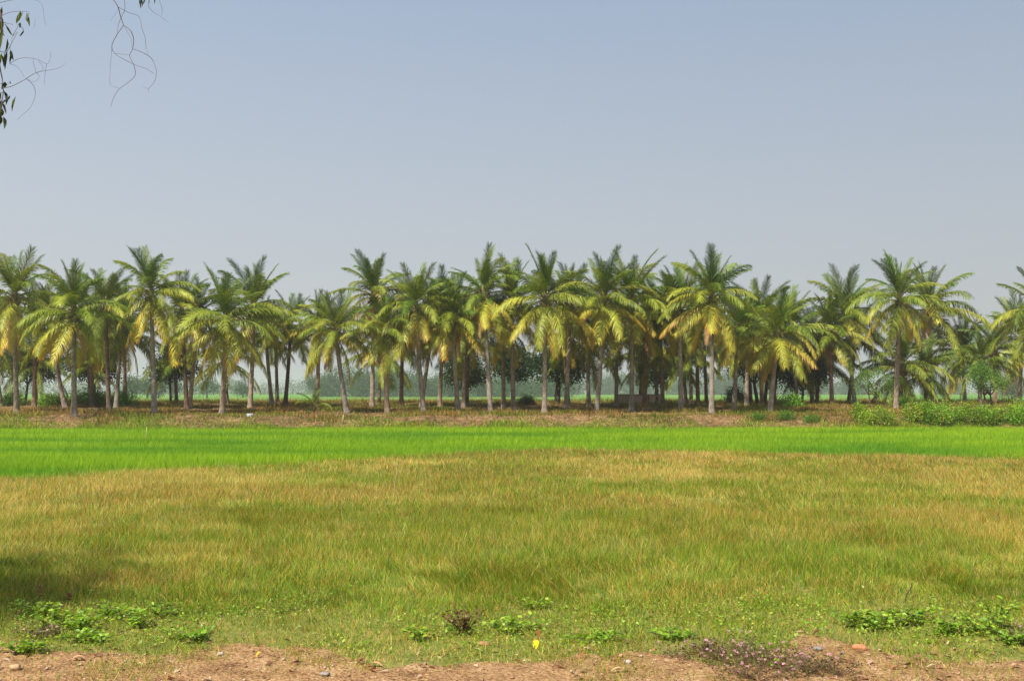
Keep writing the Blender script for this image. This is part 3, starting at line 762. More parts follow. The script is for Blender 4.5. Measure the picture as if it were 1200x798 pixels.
# green tuft of taller weeds on the bund below the broad palm
for px, py, lab in [(918, 492, 'bright green tuft of weeds below the broad low palm'), (890, 493, 'smaller green weed tuft left of the bright one'), (955, 494, 'weed tuft on the slope right of the bright one')]:
    b = onground(px, py, 58); bush(b, .42, .7, lab, px, [(0.13, 0.27, 0.02), (0.09, 0.2, 0.015)], 1400, .09, 'weed tufts on the bund', 'weed_tuft')

# young palm seedling
b = onground(369, 482, 60)
r0 = thing('palm_seedling', b, 'small green palm seedling with split leaves at the swollen palm foot', 'palm seedling')
mb = MB(); mb.tube([(0, 0, -.1), (0, 0, .25), (.02, 0, .5)], [.07, .05, .03], (0.2, 0.15, 0.06), 6); mb.obj('stem', M_TINT, r0)
for j in range(7):
    f = bpy.data.objects.new('frond', FR[[2, 3, 2, 3, 4, 1, 3][j]][j % 5]); COL.objects.link(f); f.parent = r0; f.location = (0, 0, .35); f.scale = (.42,) * 3; f.rotation_euler = (0, 0, 3.1 + j * .9)

# ------------------------------------------------------------------ low wall, stakes, litter
def box(mb, x0, x1, y0, y1, z0, z1, col=(1, 1, 1)):
    v = [(x, y, z) for x in (x0, x1) for y in (y0, y1) for z in (z0, z1)]
    mb.add(v, [np.array([[0, 1, 3, 2], [4, 6, 7, 5], [0, 4, 5, 1], [2, 3, 7, 6], [0, 2, 6, 4], [1, 5, 7, 3]])], col)
b = gclamp(750, 473.5); w = 25 * b.y / FPX
r0 = thing('low_wall', b, 'low weathered plaster wall behind the palm with the flared foot', 'wall')
mb = MB(); box(mb, -w, w, 0, .25, -.3, .66); mb.obj('wall_body', M_CONC, r0)
mb = MB(); box(mb, -w - .06, w + .06, -.05, .3, .663, .74, (0.40, 0.2, 0.13)); mb.obj('coping', M_TINT, r0)
mb = MB(); box(mb, w * .35, w * .42, -.04, .0, -.2, .66, (0.3, 0.22, 0.16)); mb.obj('pilaster', M_TINT, r0)

def stake(px, py, tp, r, lab, col, lean=.02):
    b = onground(px, py, 25); h = atdist(px, tp, b.y).z - b.z
    mb = MB(); mb.tube([(0, 0, -.1), (lean * .4, 0, h * .5), (lean, .01, h)], [r, r * .9, r * .8], col, 6)
    o = mb.obj('wooden_stake', M_TINT, None, b); tag(o, lab, 'stake'); return o
stake(402, 497, 486, .06, 'short thick pale wooden stake at the edge of the rice by the leaning palm', (0.42, 0.26, 0.15))
stake(394, 492, 483, .03, 'short thin stick on the bund beside the thick pale stake', (0.35, 0.25, 0.16), .12)
stake(171, 522, 500, .018, 'thin bamboo stake standing alone in the rice at left', (0.40, 0.36, 0.14))
b = onground(293, 488, 60)
mb = MB(); n = 26; th = np.linspace(0, 2 * np.pi, n, endpoint=False)
rr = .11 + .05 * RS.rand(n); v = np.stack([rr * np.cos(th) * 1.4, rr * np.sin(th), .05 + .12 * RS.rand(n)], 1); v = np.concatenate([v, [[0, 0, .14]], v * [1, 1, 0] - [0, 0, .02]])
i = np.arange(n); j = (i + 1) % n
mb.add(v, [np.stack([i, j, i * 0 + n], 1), np.stack([i + n + 1, j + n + 1, j, i], 1)], (0.42, 0.44, 0.46))
tag(mb.obj('plastic_sheet', M_TINT, None, b), 'crumpled scrap of white plastic lying on the bund at left', 'litter')

# ------------------------------------------------------------------ far trees
FARC = [(0.03, 0.075, 0.015), (0.045, 0.10, 0.02), (0.06, 0.12, 0.028)]
for i, (px, Y, tp, w, lab) in enumerate([
    (155, 330, 443, 13, 'distant round tree at left seen beyond the dark slender trunk'), (173, 360, 447, 10, 'distant tree left of the tallest left palm trunk'),
    (186, 360, 447, 9, 'distant tree right of the tallest left palm trunk'), (203, 380, 444, 12, 'distant tree far behind the short palm at left'),
    (243, 380, 446, 17, 'distant wide tree across the far field, left of the curving palm'), (285, 420, 450, 12, 'distant small tree between the two left palms and the slim trio'),
    (368, 430, 439, 16, 'distant tree at the left end of the far wood'), (1185, 300, 448, 16, 'distant brownish green tree near the right edge')]):
    base = Vector(((px - 600) / FPX * Y, Y, -.02)); H = atdist(px, tp, Y).z
    tree('distant_tree', base, H, w * Y / FPX, lab, 'tree', FARC if i != 7 else [(0.12, 0.12, 0.04)], nleaf=1800, leaf=.55, trunk_r=.3, seed=60 + i, group='single trees across the far field', crown_lo=.35)
def wood(name, x0, x1, Y, hf, lab, seed, nleaf, leaf, depth=40):
    rs = random.Random(seed); lobes = []; mb = MB(); x = x0
    while x < x1:
        h = hf(x) * rs.uniform(.72, 1.08); r = h * rs.uniform(.28, .42); X = (x - 600) / FPX * Y; yy = Y + rs.uniform(-depth, depth) * .5
        lobes += [(X, yy, h - r, r), (X + rs.uniform(-1, 1) * r, yy, h * .45, r * 1.1), (X + rs.uniform(-1, 1) * r, yy - 2, h * .2, r)]
        mb.tube([(X, yy, -.1), (X, yy, h * .6)], [.3, .2], (0.10, 0.08, 0.06), 5)
        x += r * 1.1 / Y * FPX
    crown_cloud(mb, lobes, nleaf, leaf, FARC, 1.0)
    return tag(mb.obj(name, M_LEAF), lab, 'wood', kind='stuff')
wood('distant_wood', 375, 660, 470, lambda x: np.interp(x, [375, 400, 440, 500, 560, 660], [9, 13, 12.5, 10, 9.5, 9.5]), 'hazy dark wood beyond the far field left of centre', 1, 60000, .75)
wood('distant_wood', 640, 1010, 800, lambda x: np.interp(x, [640, 760, 850, 1010], [13, 15.5, 16.5, 12]), 'pale blue misty wood on the horizon right of centre', 2, 60000, 1.1, 60)
wood('distant_scrub', -40, 400, 900, lambda x: 8 + 4 * math.sin(x * .05) ** 2, 'thin misty line of scrub on the horizon at left', 3, 16000, 1.2, 80)
wood('distant_scrub', 980, 1300, 850, lambda x: 9 + 3 * math.sin(x * .06) ** 2, 'misty line of scrub on the horizon at right', 4, 14000, 1.2, 80)

# ------------------------------------------------------------------ gum tree whose twigs hang into the upper left corner
gb = Vector((-13.3, 7.2, float(gz(-13.3, 7.2))))
gt = thing('gum_tree', gb, 'gum tree beside the field whose hanging leafy and bare twigs enter at top left', 'tree')
mb = MB(); mb.tube([(0, 0, -.2), (.1, 0, .4), (.3, .1, 3), (.5, .1, 6), (1.2, .1, 8.5), (1.6, 0, 11)], [.36, .27, .23, .19, .13, .05], (1, 1, 1), 10)
limbs = [((.5, .1, 6), (2.4, .2, 7.8), (4.2, 0, 8.4)), ((.3, .1, 5), (-1.5, 1, 7), (-3, 1.5, 8.5)), ((1.2, .1, 8.5), (2.5, 1.8, 9.5), (3.0, 2.8, 9.8)), ((.5, .1, 6.5), (1, -1.8, 8), (1.2, -3, 9))]
for a in limbs: mb.tube(a, [.11, .07, .03], (1, 1, 1), 6)
mb.obj('trunk', M_EBARK, gt)
def gum_leaves(mb, P, n_each, spread, L=(.09, .16)):
    P = np.repeat(np.asarray(P, float), n_each, 0); n = len(P)
    P = P + RS.normal(size=(n, 3)) * spread
    D = np.array([0, 0, -1.0]) + RS.normal(size=(n, 3)) * .38
    c = np.array([(0.035, 0.06, 0.02), (0.06, 0.09, 0.03), (0.09, 0.11, 0.035)])[RS.randint(0, 3, n)]
    mb.leaves(P, D, L[0] + (L[1] - L[0]) * RS.rand(n), .026, c, fold=.06)
cb = MB()
cent = []
for c0, r, nn in (((3.6, .3, 8.0), 1.7, 340), ((4.2, 1.3, 8.2), 1.7, 260), ((-2.8, 1.4, 8.4), 1.6, 80), ((1.6, 0, 10.8), 1.8, 110), ((3, 2.6, 9.8), 1.4, 60), ((1.2, -2.8, 9), 1.5, 70), ((2.2, 1.2, 8.4), 1.5, 70)):
    q = RS.normal(size=(nn, 3)); q /= np.linalg.norm(q, axis=1, keepdims=True)
    cent.append(np.array(c0) + q * (RS.rand(nn, 1) ** .5) * r)
gum_leaves(cb, np.concatenate(cent), 30, .14, (.12, .22))
cb.v[-1]
cb.obj('crown', M_LEAF, gt)
# twigs: drawn as world curves about nine metres from the camera
TW = 9.0
def W3(px, py, dy=0.0): return atdist(px, py, TW + dy) - gb
def curve(pts, m=5):
    out = []
    P = [Vector(p) for p in pts]; P = [P[0]] + P + [P[-1]]
    for i in range(1, len(P) - 2):
        for k_ in range(m):
            t = k_ / m
            out.append(0.5 * ((2 * P[i]) + (-P[i - 1] + P[i + 1]) * t + (2 * P[i - 1] - 5 * P[i] + 4 * P[i + 1] - P[i + 2]) * t * t + (-P[i - 1] + 3 * P[i] - 3 * P[i + 1] + P[i + 2]) * t ** 3))
    out.append(P[-2]); return out
s5 = 220 / 1170.0
def Z(x, y): return (x * s5, y * s5)
def twig(mb, pl, r0, r1, dy=0.0, wob=.05, col=(0.13, 0.10, 0.085)):
    pts = [W3(*Z(*p), dy + random.uniform(-wob, wob)) for p in pl]; c = curve(pts); n = len(c)
    mb.tube(c, [(r0 + (r1 - r0) * i / (n - 1)) * .72 for i in range(n)], col, 5)
# bare twig (right one) joined to the tree by a real branch overhead
mb = MB()
end = W3(*Z(700, -10)); mb.tube(curve([Vector((4.2, 0, 8.4)), Vector((6.0, 0, 8.0)), end + Vector((-.2, .1, 1.0)), end]), np.linspace(.03, .006, 16).tolist(), (0.13, 0.10, 0.085), 5)
for pl, a, c in [([(700, -10), (735, 45), (750, 100), (770, 160)], .0055, .004), ([(770, 160), (815, 195), (833, 250), (825, 310), (808, 350), (835, 410), (842, 470), (800, 515), (740, 560), (705, 620), (690, 670)], .0045, .0018),
    ([(770, 160), (725, 225), (697, 290), (715, 335), (760, 365), (840, 405), (910, 430), (965, 465)], .004, .0015), ([(825, 305), (900, 335), (950, 375), (975, 450), (960, 515), (925, 555)], .0035, .0015),
    ([(735, 45), (800, 80), (865, 105), (885, 180), (905, 240), (905, 310)], .003, .0013), ([(905, 240), (920, 340)], .002, .001), ([(775, -10), (778, 60), (755, 110), (735, 170), (728, 230)], .0035, .0015),
    ([(715, 335), (770, 340), (808, 345)], .002, .0015), ([(697, 300), (690, 400), (684, 500), (690, 540)], .002, .001), ([(775, 170), (815, 240), (822, 300)], .002, .001), ([(740, 550), (700, 540)], .0015, .001), ([(925, 555), (925, 580)], .002, .001),
    ([(925, 555), (890, 545)], .0015, .001), ([(740, 60), (690, 130)], .0015, .001)]:
    twig(mb, pl, a, c)
tag(mb.obj('bare_twig', M_TINT, gt), 'bare looping twig hanging from the top edge')
mb = MB()
end = W3(*Z(940, -60)); mb.tube(curve([Vector((6.0, 0, 8.0)), end + Vector((-.6, .1, 1.2)), end]), np.linspace(.012, .005, 11).tolist(), (0.13, 0.10, 0.085), 5)
twig(mb, [(940, -60), (930, 0), (925, 40), (960, 80), (1000, 105), (1055, 145)], .003, .001); twig(mb, [(985, -20), (1010, 60), (1005, 100)], .002, .001)
P = np.array([list(W3(*Z(x, y))) for x, y in [(880, -30), (900, -40), (925, -45), (915, -20), (965, -50), (870, -20)]])
mb.leaves(P, np.array([[.1, 0, -1], [-.3, 0, -1], [.1, 0, -1], [-.5, 0, -1], [0, 0, -1], [.1, 0, -1]]), .11, .018, (0.05, 0.075, 0.025))
mb.obj('leafy_twig', M_LEAF, gt)
mb = MB()
end = W3(*Z(-15, 20)); mb.tube(curve([Vector((4.2, 0, 8.4)), end + Vector((-.9, .1, 1.4)), end + Vector((-.1, 0, .3)), end]), np.linspace(.03, .008, 16).tolist(), (0.13, 0.10, 0.085), 5)
for pl, a, c in [([(-15, 20), (5, 90), (15, 150), (8, 240), (-5, 330), (0, 420), (15, 500), (20, 580), (0, 700), (-5, 790)], .010, .005), ([(15, 140), (80, 155)], .003, .002), ([(10, 100), (60, 80), (120, 72), (180, 76)], .003, .0018), ([(30, 150), (55, 190), (80, 222)], .004, .002),
    ([(80, 222), (105, 180), (120, 145)], .003, .002), ([(110, 150), (145, 185), (130, 225), (118, 215)], .003, .002), ([(-5, 320), (40, 325), (75, 265), (110, 200)], .004, .002),
    ([(10, 550), (70, 540), (150, 500), (225, 455), (300, 440), (370, 425), (405, 400)], .0045, .001), ([(60, 400), (110, 370), (170, 362), (240, 375), (295, 400), (315, 350), (310, 320)], .003, .001),
    ([(160, 490), (205, 530), (220, 590), (190, 670), (130, 725), (110, 750)], .003, .001), ([(225, 455), (210, 400), (205, 360)], .002, .001), ([(225, 455), (245, 480), (215, 510), (170, 495)], .002, .001), ([(290, 400), (280, 470), (275, 535)], .002, .001),
    ([(60, 400), (110, 420), (150, 480)], .002, .001), ([(240, 380), (270, 430), (230, 460)], .002, .001), ([(-5, 20), (60, 5), (150, -5), (230, 5), (265, 40), (275, 110), (285, 160)], .003, .001)]:
    twig(mb, pl, a, c)
tag(mb.obj('bare_twig', M_TINT, gt), 'thin tangled twig reaching right from the left edge')
mb = MB()
LV = [(130, 70, 100, 150, 26), (120, 75, 112, 125, 22), (145, 72, 110, 140, 18), (165, 80, 185, 170, 20), (185, 80, 170, 140, 14), (225, 95, 215, 170, 18), (222, 150, 195, 200, 12), (125, 140, 125, 180, 14), (148, 190, 120, 230, 14), (35, 155, 75, 225, 12),
      (108, 200, 75, 270, 14), (45, 240, 28, 330, 14), (75, 265, 65, 310, 14), (30, 310, 38, 430, 22), (45, 310, 30, 440, 16), (65, 310, 85, 380, 18), (75, 320, 60, 400, 14), (20, 320, 28, 400, 16), (12, 330, 5, 400, 14),
      (30, 510, 10, 560, 30), (45, 515, 75, 520, 12), (65, 600, 5, 670, 20), (60, 595, 30, 640, 20), (98, 600, 75, 700, 14), (15, 550, 35, 590, 22), (20, 575, 0, 590, 22), (5, 700, 8, 790, 22), (8, 100, 22, 180, 24), (0, 120, 15, 200, 20), (12, 180, 0, 270, 24), (5, 200, 12, 260, 18), (60, 505, 70, 525, 10), (0, 520, 25, 540, 20), (-10, 30, 5, 100, 22), (-20, 300, -5, 420, 24), (-15, 560, -5, 640, 22)]
for _ in range(26): _x, _y = random.uniform(-30, 25), random.uniform(40, 780); LV.append((_x, _y, _x + random.uniform(-22, 28), _y + random.uniform(55, 110), random.uniform(16, 24)))
for x0, y0, x1, y1, w_ in LV:
    a = W3(*Z(x0, y0), random.uniform(-.08, .08)); b_ = W3(*Z(x1, y1), random.uniform(-.08, .08)); d = b_ - a
    bow = d.cross(Vector((0, 1, 0))).normalized() * d.length * random.uniform(-.12, .12)
    w3 = w_ * s5 / FPX * TW * .55
    c = random.choice([(0.02, 0.035, 0.012), (0.03, 0.05, 0.015), (0.09, 0.12, 0.03)])
    m1 = a + d * .35 + bow; m2 = a + d * .7 + bow
    sv = Vector((random.uniform(.4, 1), random.uniform(-1, 1), .2)).normalized() * w3
    mb.add([list(a), list(m1 - sv), list(m1 + sv), list(m2 - sv * .8), list(m2 + sv * .8), list(b_)], [np.array([[0, 2, 1], [3, 4, 5]]), np.array([[1, 2, 4, 3]])], c)
mb.obj('hanging_leaves', M_LEAF, gt)

# ------------------------------------------------------------------ weeds, flowers and litter in the foreground
def leaf_cols(cols, n): return np.array(cols)[RS.randint(0, len(cols), n)] * (1 + RS.normal(size=(n, 1)) * .15)
GL = [(0.20, 0.36, 0.02), (0.28, 0.46, 0.03), (0.13, 0.26, 0.015), (0.38, 0.50, 0.05)]
def ground_cover():
    n = 60000
    y = 8.7 + RS.rand(n) * 4.0; x = (RS.rand(n) * 2 - 1) * (0.5 * 13 + 2)
    a = N1.fbm(x * .9 + 5, y * .9, 4)
    ve = verge_edge(x)
    p = sstep(-.45, .35, y - ve + (a - .5) * 1.6) * (1 - sstep(1.2, 2.6, y - ve + (a - .5) * 2))
    p *= 0.04 + 1.3 * sstep(.46, .60, N4.fbm(x * 1.3, y * 1.3 + 60, 3))
    side = np.maximum(1 - sstep(-3.2, -2.2, x), sstep(3.2, 4.0, x)) + np.exp(-((x + .35) / .5) ** 2)
    p = p + .95 * side * sstep(.38, .6, a + .1) * sstep(-.3, .4, y - ve) * (1 - sstep(1.3, 2.0, y - ve))
    keep = RS.rand(n) < p; x, y = x[keep], y[keep]; n = len(x)
    P = np.stack([x, y, gz(x, y) + RS.rand(n) * .10], 1)
    D = RS.normal(size=(n, 3)); D[:, 2] = np.abs(D[:, 2]) * .5
    mb = MB(); mb.leaves(P, D, .012 + .034 * RS.rand(n) ** 1.6, .009 + .018 * RS.rand(n) ** 1.4, leaf_cols(GL + [(0.28, 0.24, 0.06)], n))
    tag(mb.obj('creeping_weeds', M_WEED), 'low creeping green weeds between the red dirt and the meadow', 'weeds', kind='stuff')
ground_cover()
# short turf blades on the verge
def turf():
    n = 110000; y = 7.6 + RS.rand(n) * 4.4; x = (RS.rand(n) * 2 - 1) * 8.5; ve = verge_edge(x); a = N2.fbm(x * 1.4, y * 1.4 + 9, 4)
    p = sstep(-.7, .5, y - ve + (a - .5) * 4.0) * .9 + .22 * (a > .5)
    keep = RS.rand(n) < p; x, y = x[keep], y[keep]; n = len(x)
    w = np.tile([.5, .5, .3, .15, .15, .1], (n, 1)); Ct = pick(MCOLS, w)
    P = np.stack([x, y, gz(x, y) - .005], 1)
    return blades(P, (.02 + .06 * RS.rand(n)) * (.6 + .8 * a[keep]), .003 + .004 * RS.rand(n), RS.normal(size=(n, 2)) * .04, Ct * .7, Ct, 1)
join_blades([turf()], 'short_turf', M_GRASS, 'short sparse turf at the edge of the red dirt', 'turf')
def weed(px, py, h, w, label, seed, cols=GL, nst=7, leafs=.055, group='leafy weeds at the field edge', dead=False):
    rs = random.Random(seed); b = onground(px, py, 6); w = w * 1.45
    root = thing('leafy_weed', b, label, 'weed', group); st = MB(); lf = MB(); P = []; D = []
    for j in range(nst):
        a = rs.random() * 6.28; r = w * rs.random() ** .6; tip = Vector((math.cos(a) * r, math.sin(a) * r * .7, h * rs.uniform(.55, 1) * (1 - .3 * r / w)))
        c = curve([Vector((tip.x * .15, tip.y * .15, -.02)), Vector((tip.x * .5, tip.y * .5, tip.z * .6)), tip], 4)
        st.tube(c, np.linspace(.004, .0018, len(c)).tolist(), (0.14, 0.13, 0.05) if not dead else (0.2, 0.1, 0.06), 4)
        for q in range(9 if nst > 1 else 26):
            t = rs.uniform(.25, 1) ** (1 if nst > 1 else .5); p = c[int(t * (len(c) - 1))]; P.append(list(p)); aa = rs.random() * 6.28; D.append([math.cos(aa), math.sin(aa), rs.uniform(-.2, .6)])
    st.obj('stems', M_TINT, root); n = len(P)
    lf.leaves(np.array(P), np.array(D), leafs * (.6 + .7 * RS.rand(n)), leafs * .62 * (.7 + .5 * RS.rand(n)), leaf_cols(cols, n), up=np.tile([0, 0, 1.], (n, 1)) + RS.normal(size=(n, 3)) * .4, fold=.12)
    lf.obj('leaves', M_WEED, root); return root
WD = [(48, 722, .2, .22, 'weed with small red brown tips left of the bright leafy clump'), (62, 735, .2, .25, 'bright green heart leaved weed clump at left'), (95, 738, .17, .25, 'low weed just right of the bright heart leaved clump'),
      (133, 725, .22, .22, 'tall leafy weed in front of the shaded meadow at left'), (160, 735, .2, .26, 'wide leafy weed right of the tall one at left'), (188, 722, .2, .15, 'upright lone weed stem with bright top leaves at left'),
      (110, 752, .12, .25, 'flat weed near the dirt at left'), (30, 765, .12, .22, 'low weed on the dirt near the left corner'), (230, 750, .12, .25, 'low weed patch left of centre near the dirt'),
      (492, 750, .16, .2, 'green weed left of the withered red brown plant'), (592, 744, .18, .2, 'bright green weed right of the withered red brown plant'), (610, 740, .2, .2, 'weed behind the yellow fallen leaf'),
      (625, 715, .16, .2, 'dark weed tucked in the grass above the yellow leaf'), (700, 752, .1, .25, 'low weed right of the yellow leaf'), (790, 750, .1, .22, 'low weed behind the pink flowers'),
      (1000, 735, .17, .2, 'leafy weed at left of the right hand weed row'), (1028, 738, .18, .24, 'thick leafy weed in the right hand row above the orange stone'), (1052, 733, .2, .24, 'dark leafy weed in the middle of the right hand row'), (1078, 730, .2, .16, 'upright weed at the right of the right hand row'),
      (1110, 745, .15, .25, 'low weed between the right hand row and the tallest weed'), (1150, 742, .24, .22, 'broad leaved weed at the foot of the tallest one at right'), (1170, 738, .36, .16, 'tallest upright weed at far right'), (1190, 755, .15, .22, 'weed at the right edge below the tallest one')]
for i, (px, py, h, w, lab) in enumerate(WD): weed(px, py, h, w, lab, i, GL if h > .15 else GL[:3], nst=15 if w > .2 else 9, leafs=.062)
weed(543, 744, .33, .2, 'withered red brown plant at the edge of the dirt in the middle', 77, [(0.16, 0.07, 0.04), (0.26, 0.13, 0.07), (0.10, 0.045, 0.03), (0.2, 0.22, 0.05)], nst=24, leafs=.05, group='withered weeds', dead=True)
weed(46, 715, .26, .06, 'thin rusty seed spike rising at far left', 78, [(0.22, 0.07, 0.04)], nst=1, leafs=.04, group='withered weeds', dead=True)
weed(78, 712, .25, .05, 'thin rusty seed spike right of the far left one', 79, [(0.22, 0.08, 0.05)], nst=1, leafs=.04, group='withered weeds', dead=True)
def flower_plant(px, py, label, seed, w=.28, nf=16, group='pink flowering plants'):
    rs = random.Random(seed); b = onground(px, py, 6); root = thing('pink_flowering_plant', b, label, 'flowering plant', group)
    st = MB(); lf = MB(); P = []; D = []
    for j in range(46):
        a = rs.random() * 6.28; r = w * rs.random() ** .5; tip = Vector((math.cos(a) * r, math.sin(a) * r * .7, .14 * rs.uniform(.3, 1)))
        st.tube([(tip.x * .06, tip.y * .06, -.02), (tip.x * .6, tip.y * .6, tip.z * .3), tip], [.002, .002, .0012], (0.17, 0.10, 0.06), 4)
        for q in range(8):
            t = rs.uniform(.3, 1); P.append([tip.x * (.7 + .3 * t) + rs.gauss(0, .02), tip.y * (.7 + .3 * t) + rs.gauss(0, .02), tip.z * t]); D.append([rs.gauss(0, 1), rs.gauss(0, 1), rs.uniform(0, .6)])
        if j < nf:
            q = 12; Pp = np.tile(list(tip + Vector((0, 0, .008))), (q, 1)); Dd = RS.normal(size=(q, 3)); Dd[:, 2] = np.abs(Dd[:, 2]) + .2
            fl = MB(); fl.leaves(Pp * 0, Dd, .017, .013, leaf_cols([(0.68, 0.38, 0.55), (0.78, 0.52, 0.66)], q)); fl.obj('flower', M_WEED, root, Pp[0])
    st.obj('stems', M_TINT, root); n = len(P)
    lf.leaves(np.array(P), np.array(D), .026, .014, leaf_cols([(0.10, 0.13, 0.03), (0.16, 0.10, 0.05), (0.12, 0.06, 0.035), (0.2, 0.2, 0.06)], n)); lf.obj('leaves', M_WEED, root)
for i, (px, py, lab) in enumerate([(815, 772, 'pink flowering plant at the left end of the flower patch'), (848, 766, 'pink flowering plant at the back of the flower patch'), (870, 780, 'pink flowering plant with most blossoms in the middle of the patch'),
    (905, 775, 'pink flowering plant right of the most blossoming one'), (935, 785, 'browner pink flowering plant toward the right of the patch'), (968, 790, 'sparse pink flowering plant at the right end of the patch'), (890, 795, 'pink flowering plant cut by the bottom edge')]):
    flower_plant(px, py, lab, i, .40, [10, 12, 20, 16, 12, 6, 10][i])
flower_plant(38, 748, 'small plant with few pink blossoms near the left corner', 20, .3, 5); flower_plant(1192, 752, 'small pink flowering plant at the right edge', 21, .2, 3)

# leaf litter on the dirt
n = 6500
y = 6.5 + RS.rand(n) * 4.0; x = (RS.rand(n) * 2 - 1) * 6.5
keep = RS.rand(n) < 1 - sstep(-.2, .6, y - verge_edge(x)); x, y = x[keep], y[keep]; n = len(x)
mb = MB(); P = np.stack([x, y, gz(x, y) + .006 + .015 * RS.rand(n)], 1); D = RS.normal(size=(n, 3)); D[:, 2] *= .18
big = (RS.rand(n) < .12)
mb.leaves(P, D, np.where(big, .09, .035) * (.6 + .8 * RS.rand(n)), np.where(big, .035, .012) * (.6 + .8 * RS.rand(n)), leaf_cols([(0.50, 0.32, 0.20), (0.40, 0.2, 0.11), (0.24, 0.12, 0.07), (0.52, 0.38, 0.25), (0.35, 0.18, 0.12)], n), up=np.tile([0, 0, 1.], (n, 1)) + RS.normal(size=(n, 3)) * .35, fold=.25)
tag(mb.obj('leaf_litter', M_DRY), 'dry leaves and chips scattered over the red dirt', 'leaf litter', kind='stuff')
# pebbles and clods
n = 900; y = 6.5 + RS.rand(n) ** .8 * 3.2; x = (RS.rand(n) * 2 - 1) * 6.5; mb = MB()
ico = np.array([(0, 0, 1), (.9, 0, .2), (.25, .85, .2), (-.7, .5, .3), (-.7, -.5, .1), (.3, -.85, .25), (0, 0, -.6)]); fi = np.array([[0, i + 1, (i + 1) % 5 + 1] for i in range(5)] + [[6, (i + 1) % 5 + 1, i + 1] for i in range(5)])
for i in range(n):
    r = .006 + .018 * RS.rand() ** 3; a = RS.rand() * 6.28; ca, sa = math.cos(a), math.sin(a)
    v = ico * (1 + RS.normal(size=ico.shape) * .15) * r; v = np.stack([v[:, 0] * ca - v[:, 1] * sa, v[:, 0] * sa + v[:, 1] * ca, v[:, 2] * .7], 1) + [x[i], y[i], float(gz(x[i], y[i])) + r * .2]
    mb.add(v, [fi], [(0.36, 0.20, 0.12), (0.25, 0.13, 0.08), (0.48, 0.36, 0.27)][i % 3])
tag(mb.obj('dirt_clods', M_TINT), 'small clods and pebbles on the red dirt', 'pebbles', kind='stuff')

def stone(px, py, sx, sy, sz, col, name, label, cat, seed):
    rs = np.random.RandomState(seed); b = onground(px, py, 6); mb = MB(); nu, nv = 12, 7; v = []
    for j in range(nv):
        ph = -math.pi / 2 + math.pi * j / (nv - 1)
        for i in range(nu):
            th = 2 * math.pi * i / nu; d = np.array([math.cos(ph) * math.cos(th), math.cos(ph) * math.sin(th), math.sin(ph)])
            d = np.sign(d) * np.abs(d) ** .65; v.append(d * [sx, sy, sz] * (1 + rs.normal() * .13))
    f = [[j * nu + i, j * nu + (i + 1) % nu, (j + 1) * nu + (i + 1) % nu, (j + 1) * nu + i] for j in range(nv - 1) for i in range(nu)]
    mb.add(np.array(v) + [0, 0, sz * .55], [np.array(f)], col); o = mb.obj(name, M_TINT, None, b); o.rotation_euler = (0, 0, rs.rand() * .8 - .4); return tag(o, label, cat)
stone(1007, 762, .06, .04, .03, (0.50, 0.21, 0.10), 'brick_chunk', 'orange brick chunk lying on the grass right of the pink flowers', 'brick', 1)
stone(567, 757, .05, .03, .022, (0.50, 0.24, 0.14), 'brick_chunk', 'dull red brick piece right of the withered plant', 'brick', 2)
stone(18, 785, .045, .035, .022, (0.55, 0.36, 0.2), 'stone', 'tan stone on the dirt in the left corner', 'stone', 3)
stone(258, 768, .025, .02, .015, (0.48, 0.42, 0.34), 'stone', 'small whitish stone at the upper edge of the dirt left of centre', 'stone', 4)
stone(958, 762, .04, .03, .02, (0.26, 0.24, 0.22), 'stone', 'grey stone behind the right end of the pink flowers', 'stone', 5)
stone(736, 777, .022, .018, .016, (0.55, 0.50, 0.44), 'stone', 'small white stone on the dirt left of the pink flowers', 'stone', 6)
stone(380, 792, .04, .03, .014, (0.30, 0.26, 0.22), 'stone', 'flat grey stone at the bottom edge left of centre', 'stone', 7)
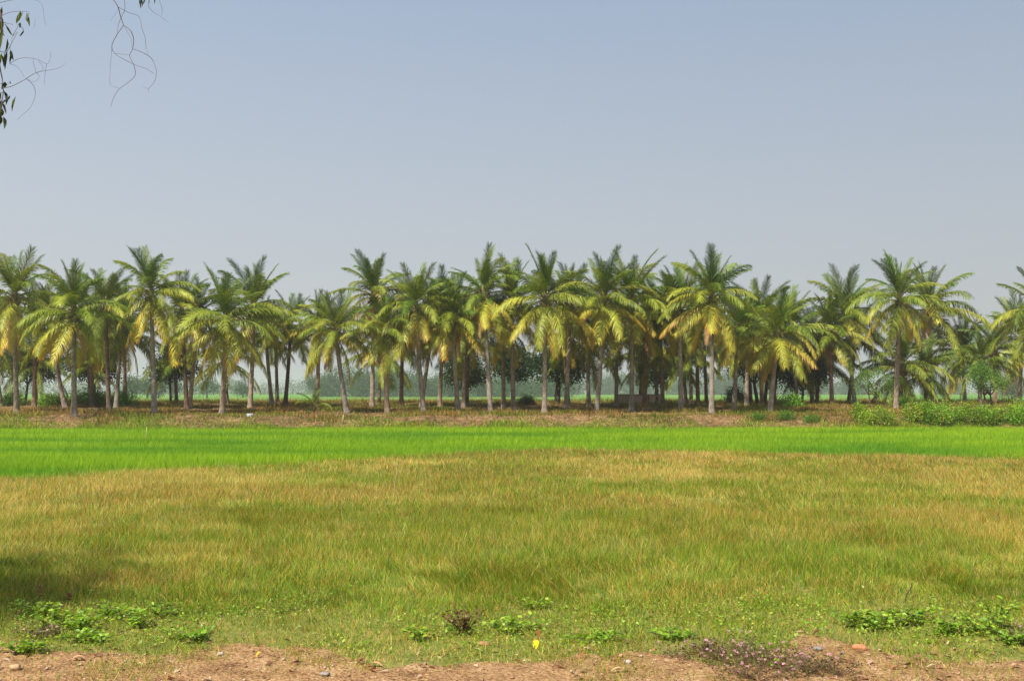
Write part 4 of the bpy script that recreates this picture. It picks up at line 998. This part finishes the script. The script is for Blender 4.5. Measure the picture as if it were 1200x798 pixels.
def fallen_leaf(px, py, L, W, col, label, rz, stand=0.0, seed=0):
    b = onground(px, py, 6); mb = MB(); nu = 10; v = []; f = []
    for i in range(nu + 1):
        t = i / nu; w = W * math.sin(math.pi * min(1, .06 + t * .92)) ** .7 * (1 if t < .95 else .3)
        zz = .012 + .18 * L * math.sin(math.pi * t) + stand * L * t
        for s in (-1, 0, 1): v.append((L * (t - .5) * (1 - stand * .5), s * w * .5, zz + (.18 * w if s else 0)))
    for i in range(nu):
        for s in range(2): a = i * 3 + s; f.append([a, a + 1, a + 4, a + 3])
    mb.add(v, [np.array(f)], col)
    mb.tube([(-L * .5 - .03, 0, .01), (-L * .5, 0, .012)], [.0025, .0025], col, 4)
    o = mb.obj('fallen_leaf', M_DRY, None, b); o.rotation_euler = (0, 0, rz); return tag(o, label, 'leaf', 'single fallen leaves')
fallen_leaf(628, 762, .075, .055, (0.85, 0.62, 0.02), 'bright yellow curled leaf standing at the edge of the dirt in the middle', 1.4, .9)
fallen_leaf(631, 752, .075, .03, (0.36, 0.12, 0.04), 'rust red leaf standing behind the bright yellow leaf', 1.8, 1.2)
fallen_leaf(644, 760, .10, .035, (0.20, 0.10, 0.06), 'dark brown curled leaf right of the bright yellow leaf', -.5, .2)
fallen_leaf(303, 771, .06, .04, (0.75, 0.42, 0.04), 'orange yellow leaf on the dirt left of centre', .6, .5)
fallen_leaf(688, 763, .11, .03, (0.60, 0.40, 0.26), 'long pale tan leaf right of the dark curled leaf', .1, 0)
fallen_leaf(92, 775, .10, .05, (0.60, 0.36, 0.20), 'broad tan leaf on the dirt at left', .3, 0)
fallen_leaf(725, 789, .13, .035, (0.58, 0.38, 0.22), 'long tan leaf at the bottom left of the flower patch', .2, 0)
fallen_leaf(1093, 783, .09, .035, (0.55, 0.40, 0.26), 'pale leaf on the dirt at lower right', .1, 0)
fallen_leaf(1113, 756, .07, .03, (0.55, 0.40, 0.3), 'pinkish pale leaf in the turf under the right hand weeds', .4, 0)
fallen_leaf(440, 783, .14, .04, (0.52, 0.34, 0.2), 'pale bark like leaf on the dirt near the middle', -.3, 0)
# bare dead stick and tall stems in the meadow
for px, py, h, lx, lab in [(1061, 706, .2, .07, 'dark crooked dead stick standing in the meadow at right'), (462, 583, .7, .06, 'lone tall dry stalk in the meadow left of centre')]:
    b = onground(px, py, 6); mb = MB(); mb.tube(curve([Vector((0, 0, -.02)), Vector((lx * .2, 0, h * .4)), Vector((lx * .9, 0, h * .75)), Vector((lx, 0, h))]), .006 if h < .5 else .012, (0.07, 0.05, 0.035) if h < .5 else (0.4, 0.32, 0.15), 5)
    tag(mb.obj('dead_stick', M_TINT, None, b), lab, 'stick')

scene.render.engine = 'CYCLES'
scene.cycles.volume_bounces = 1
scene.cycles.transparent_max_bounces = 8
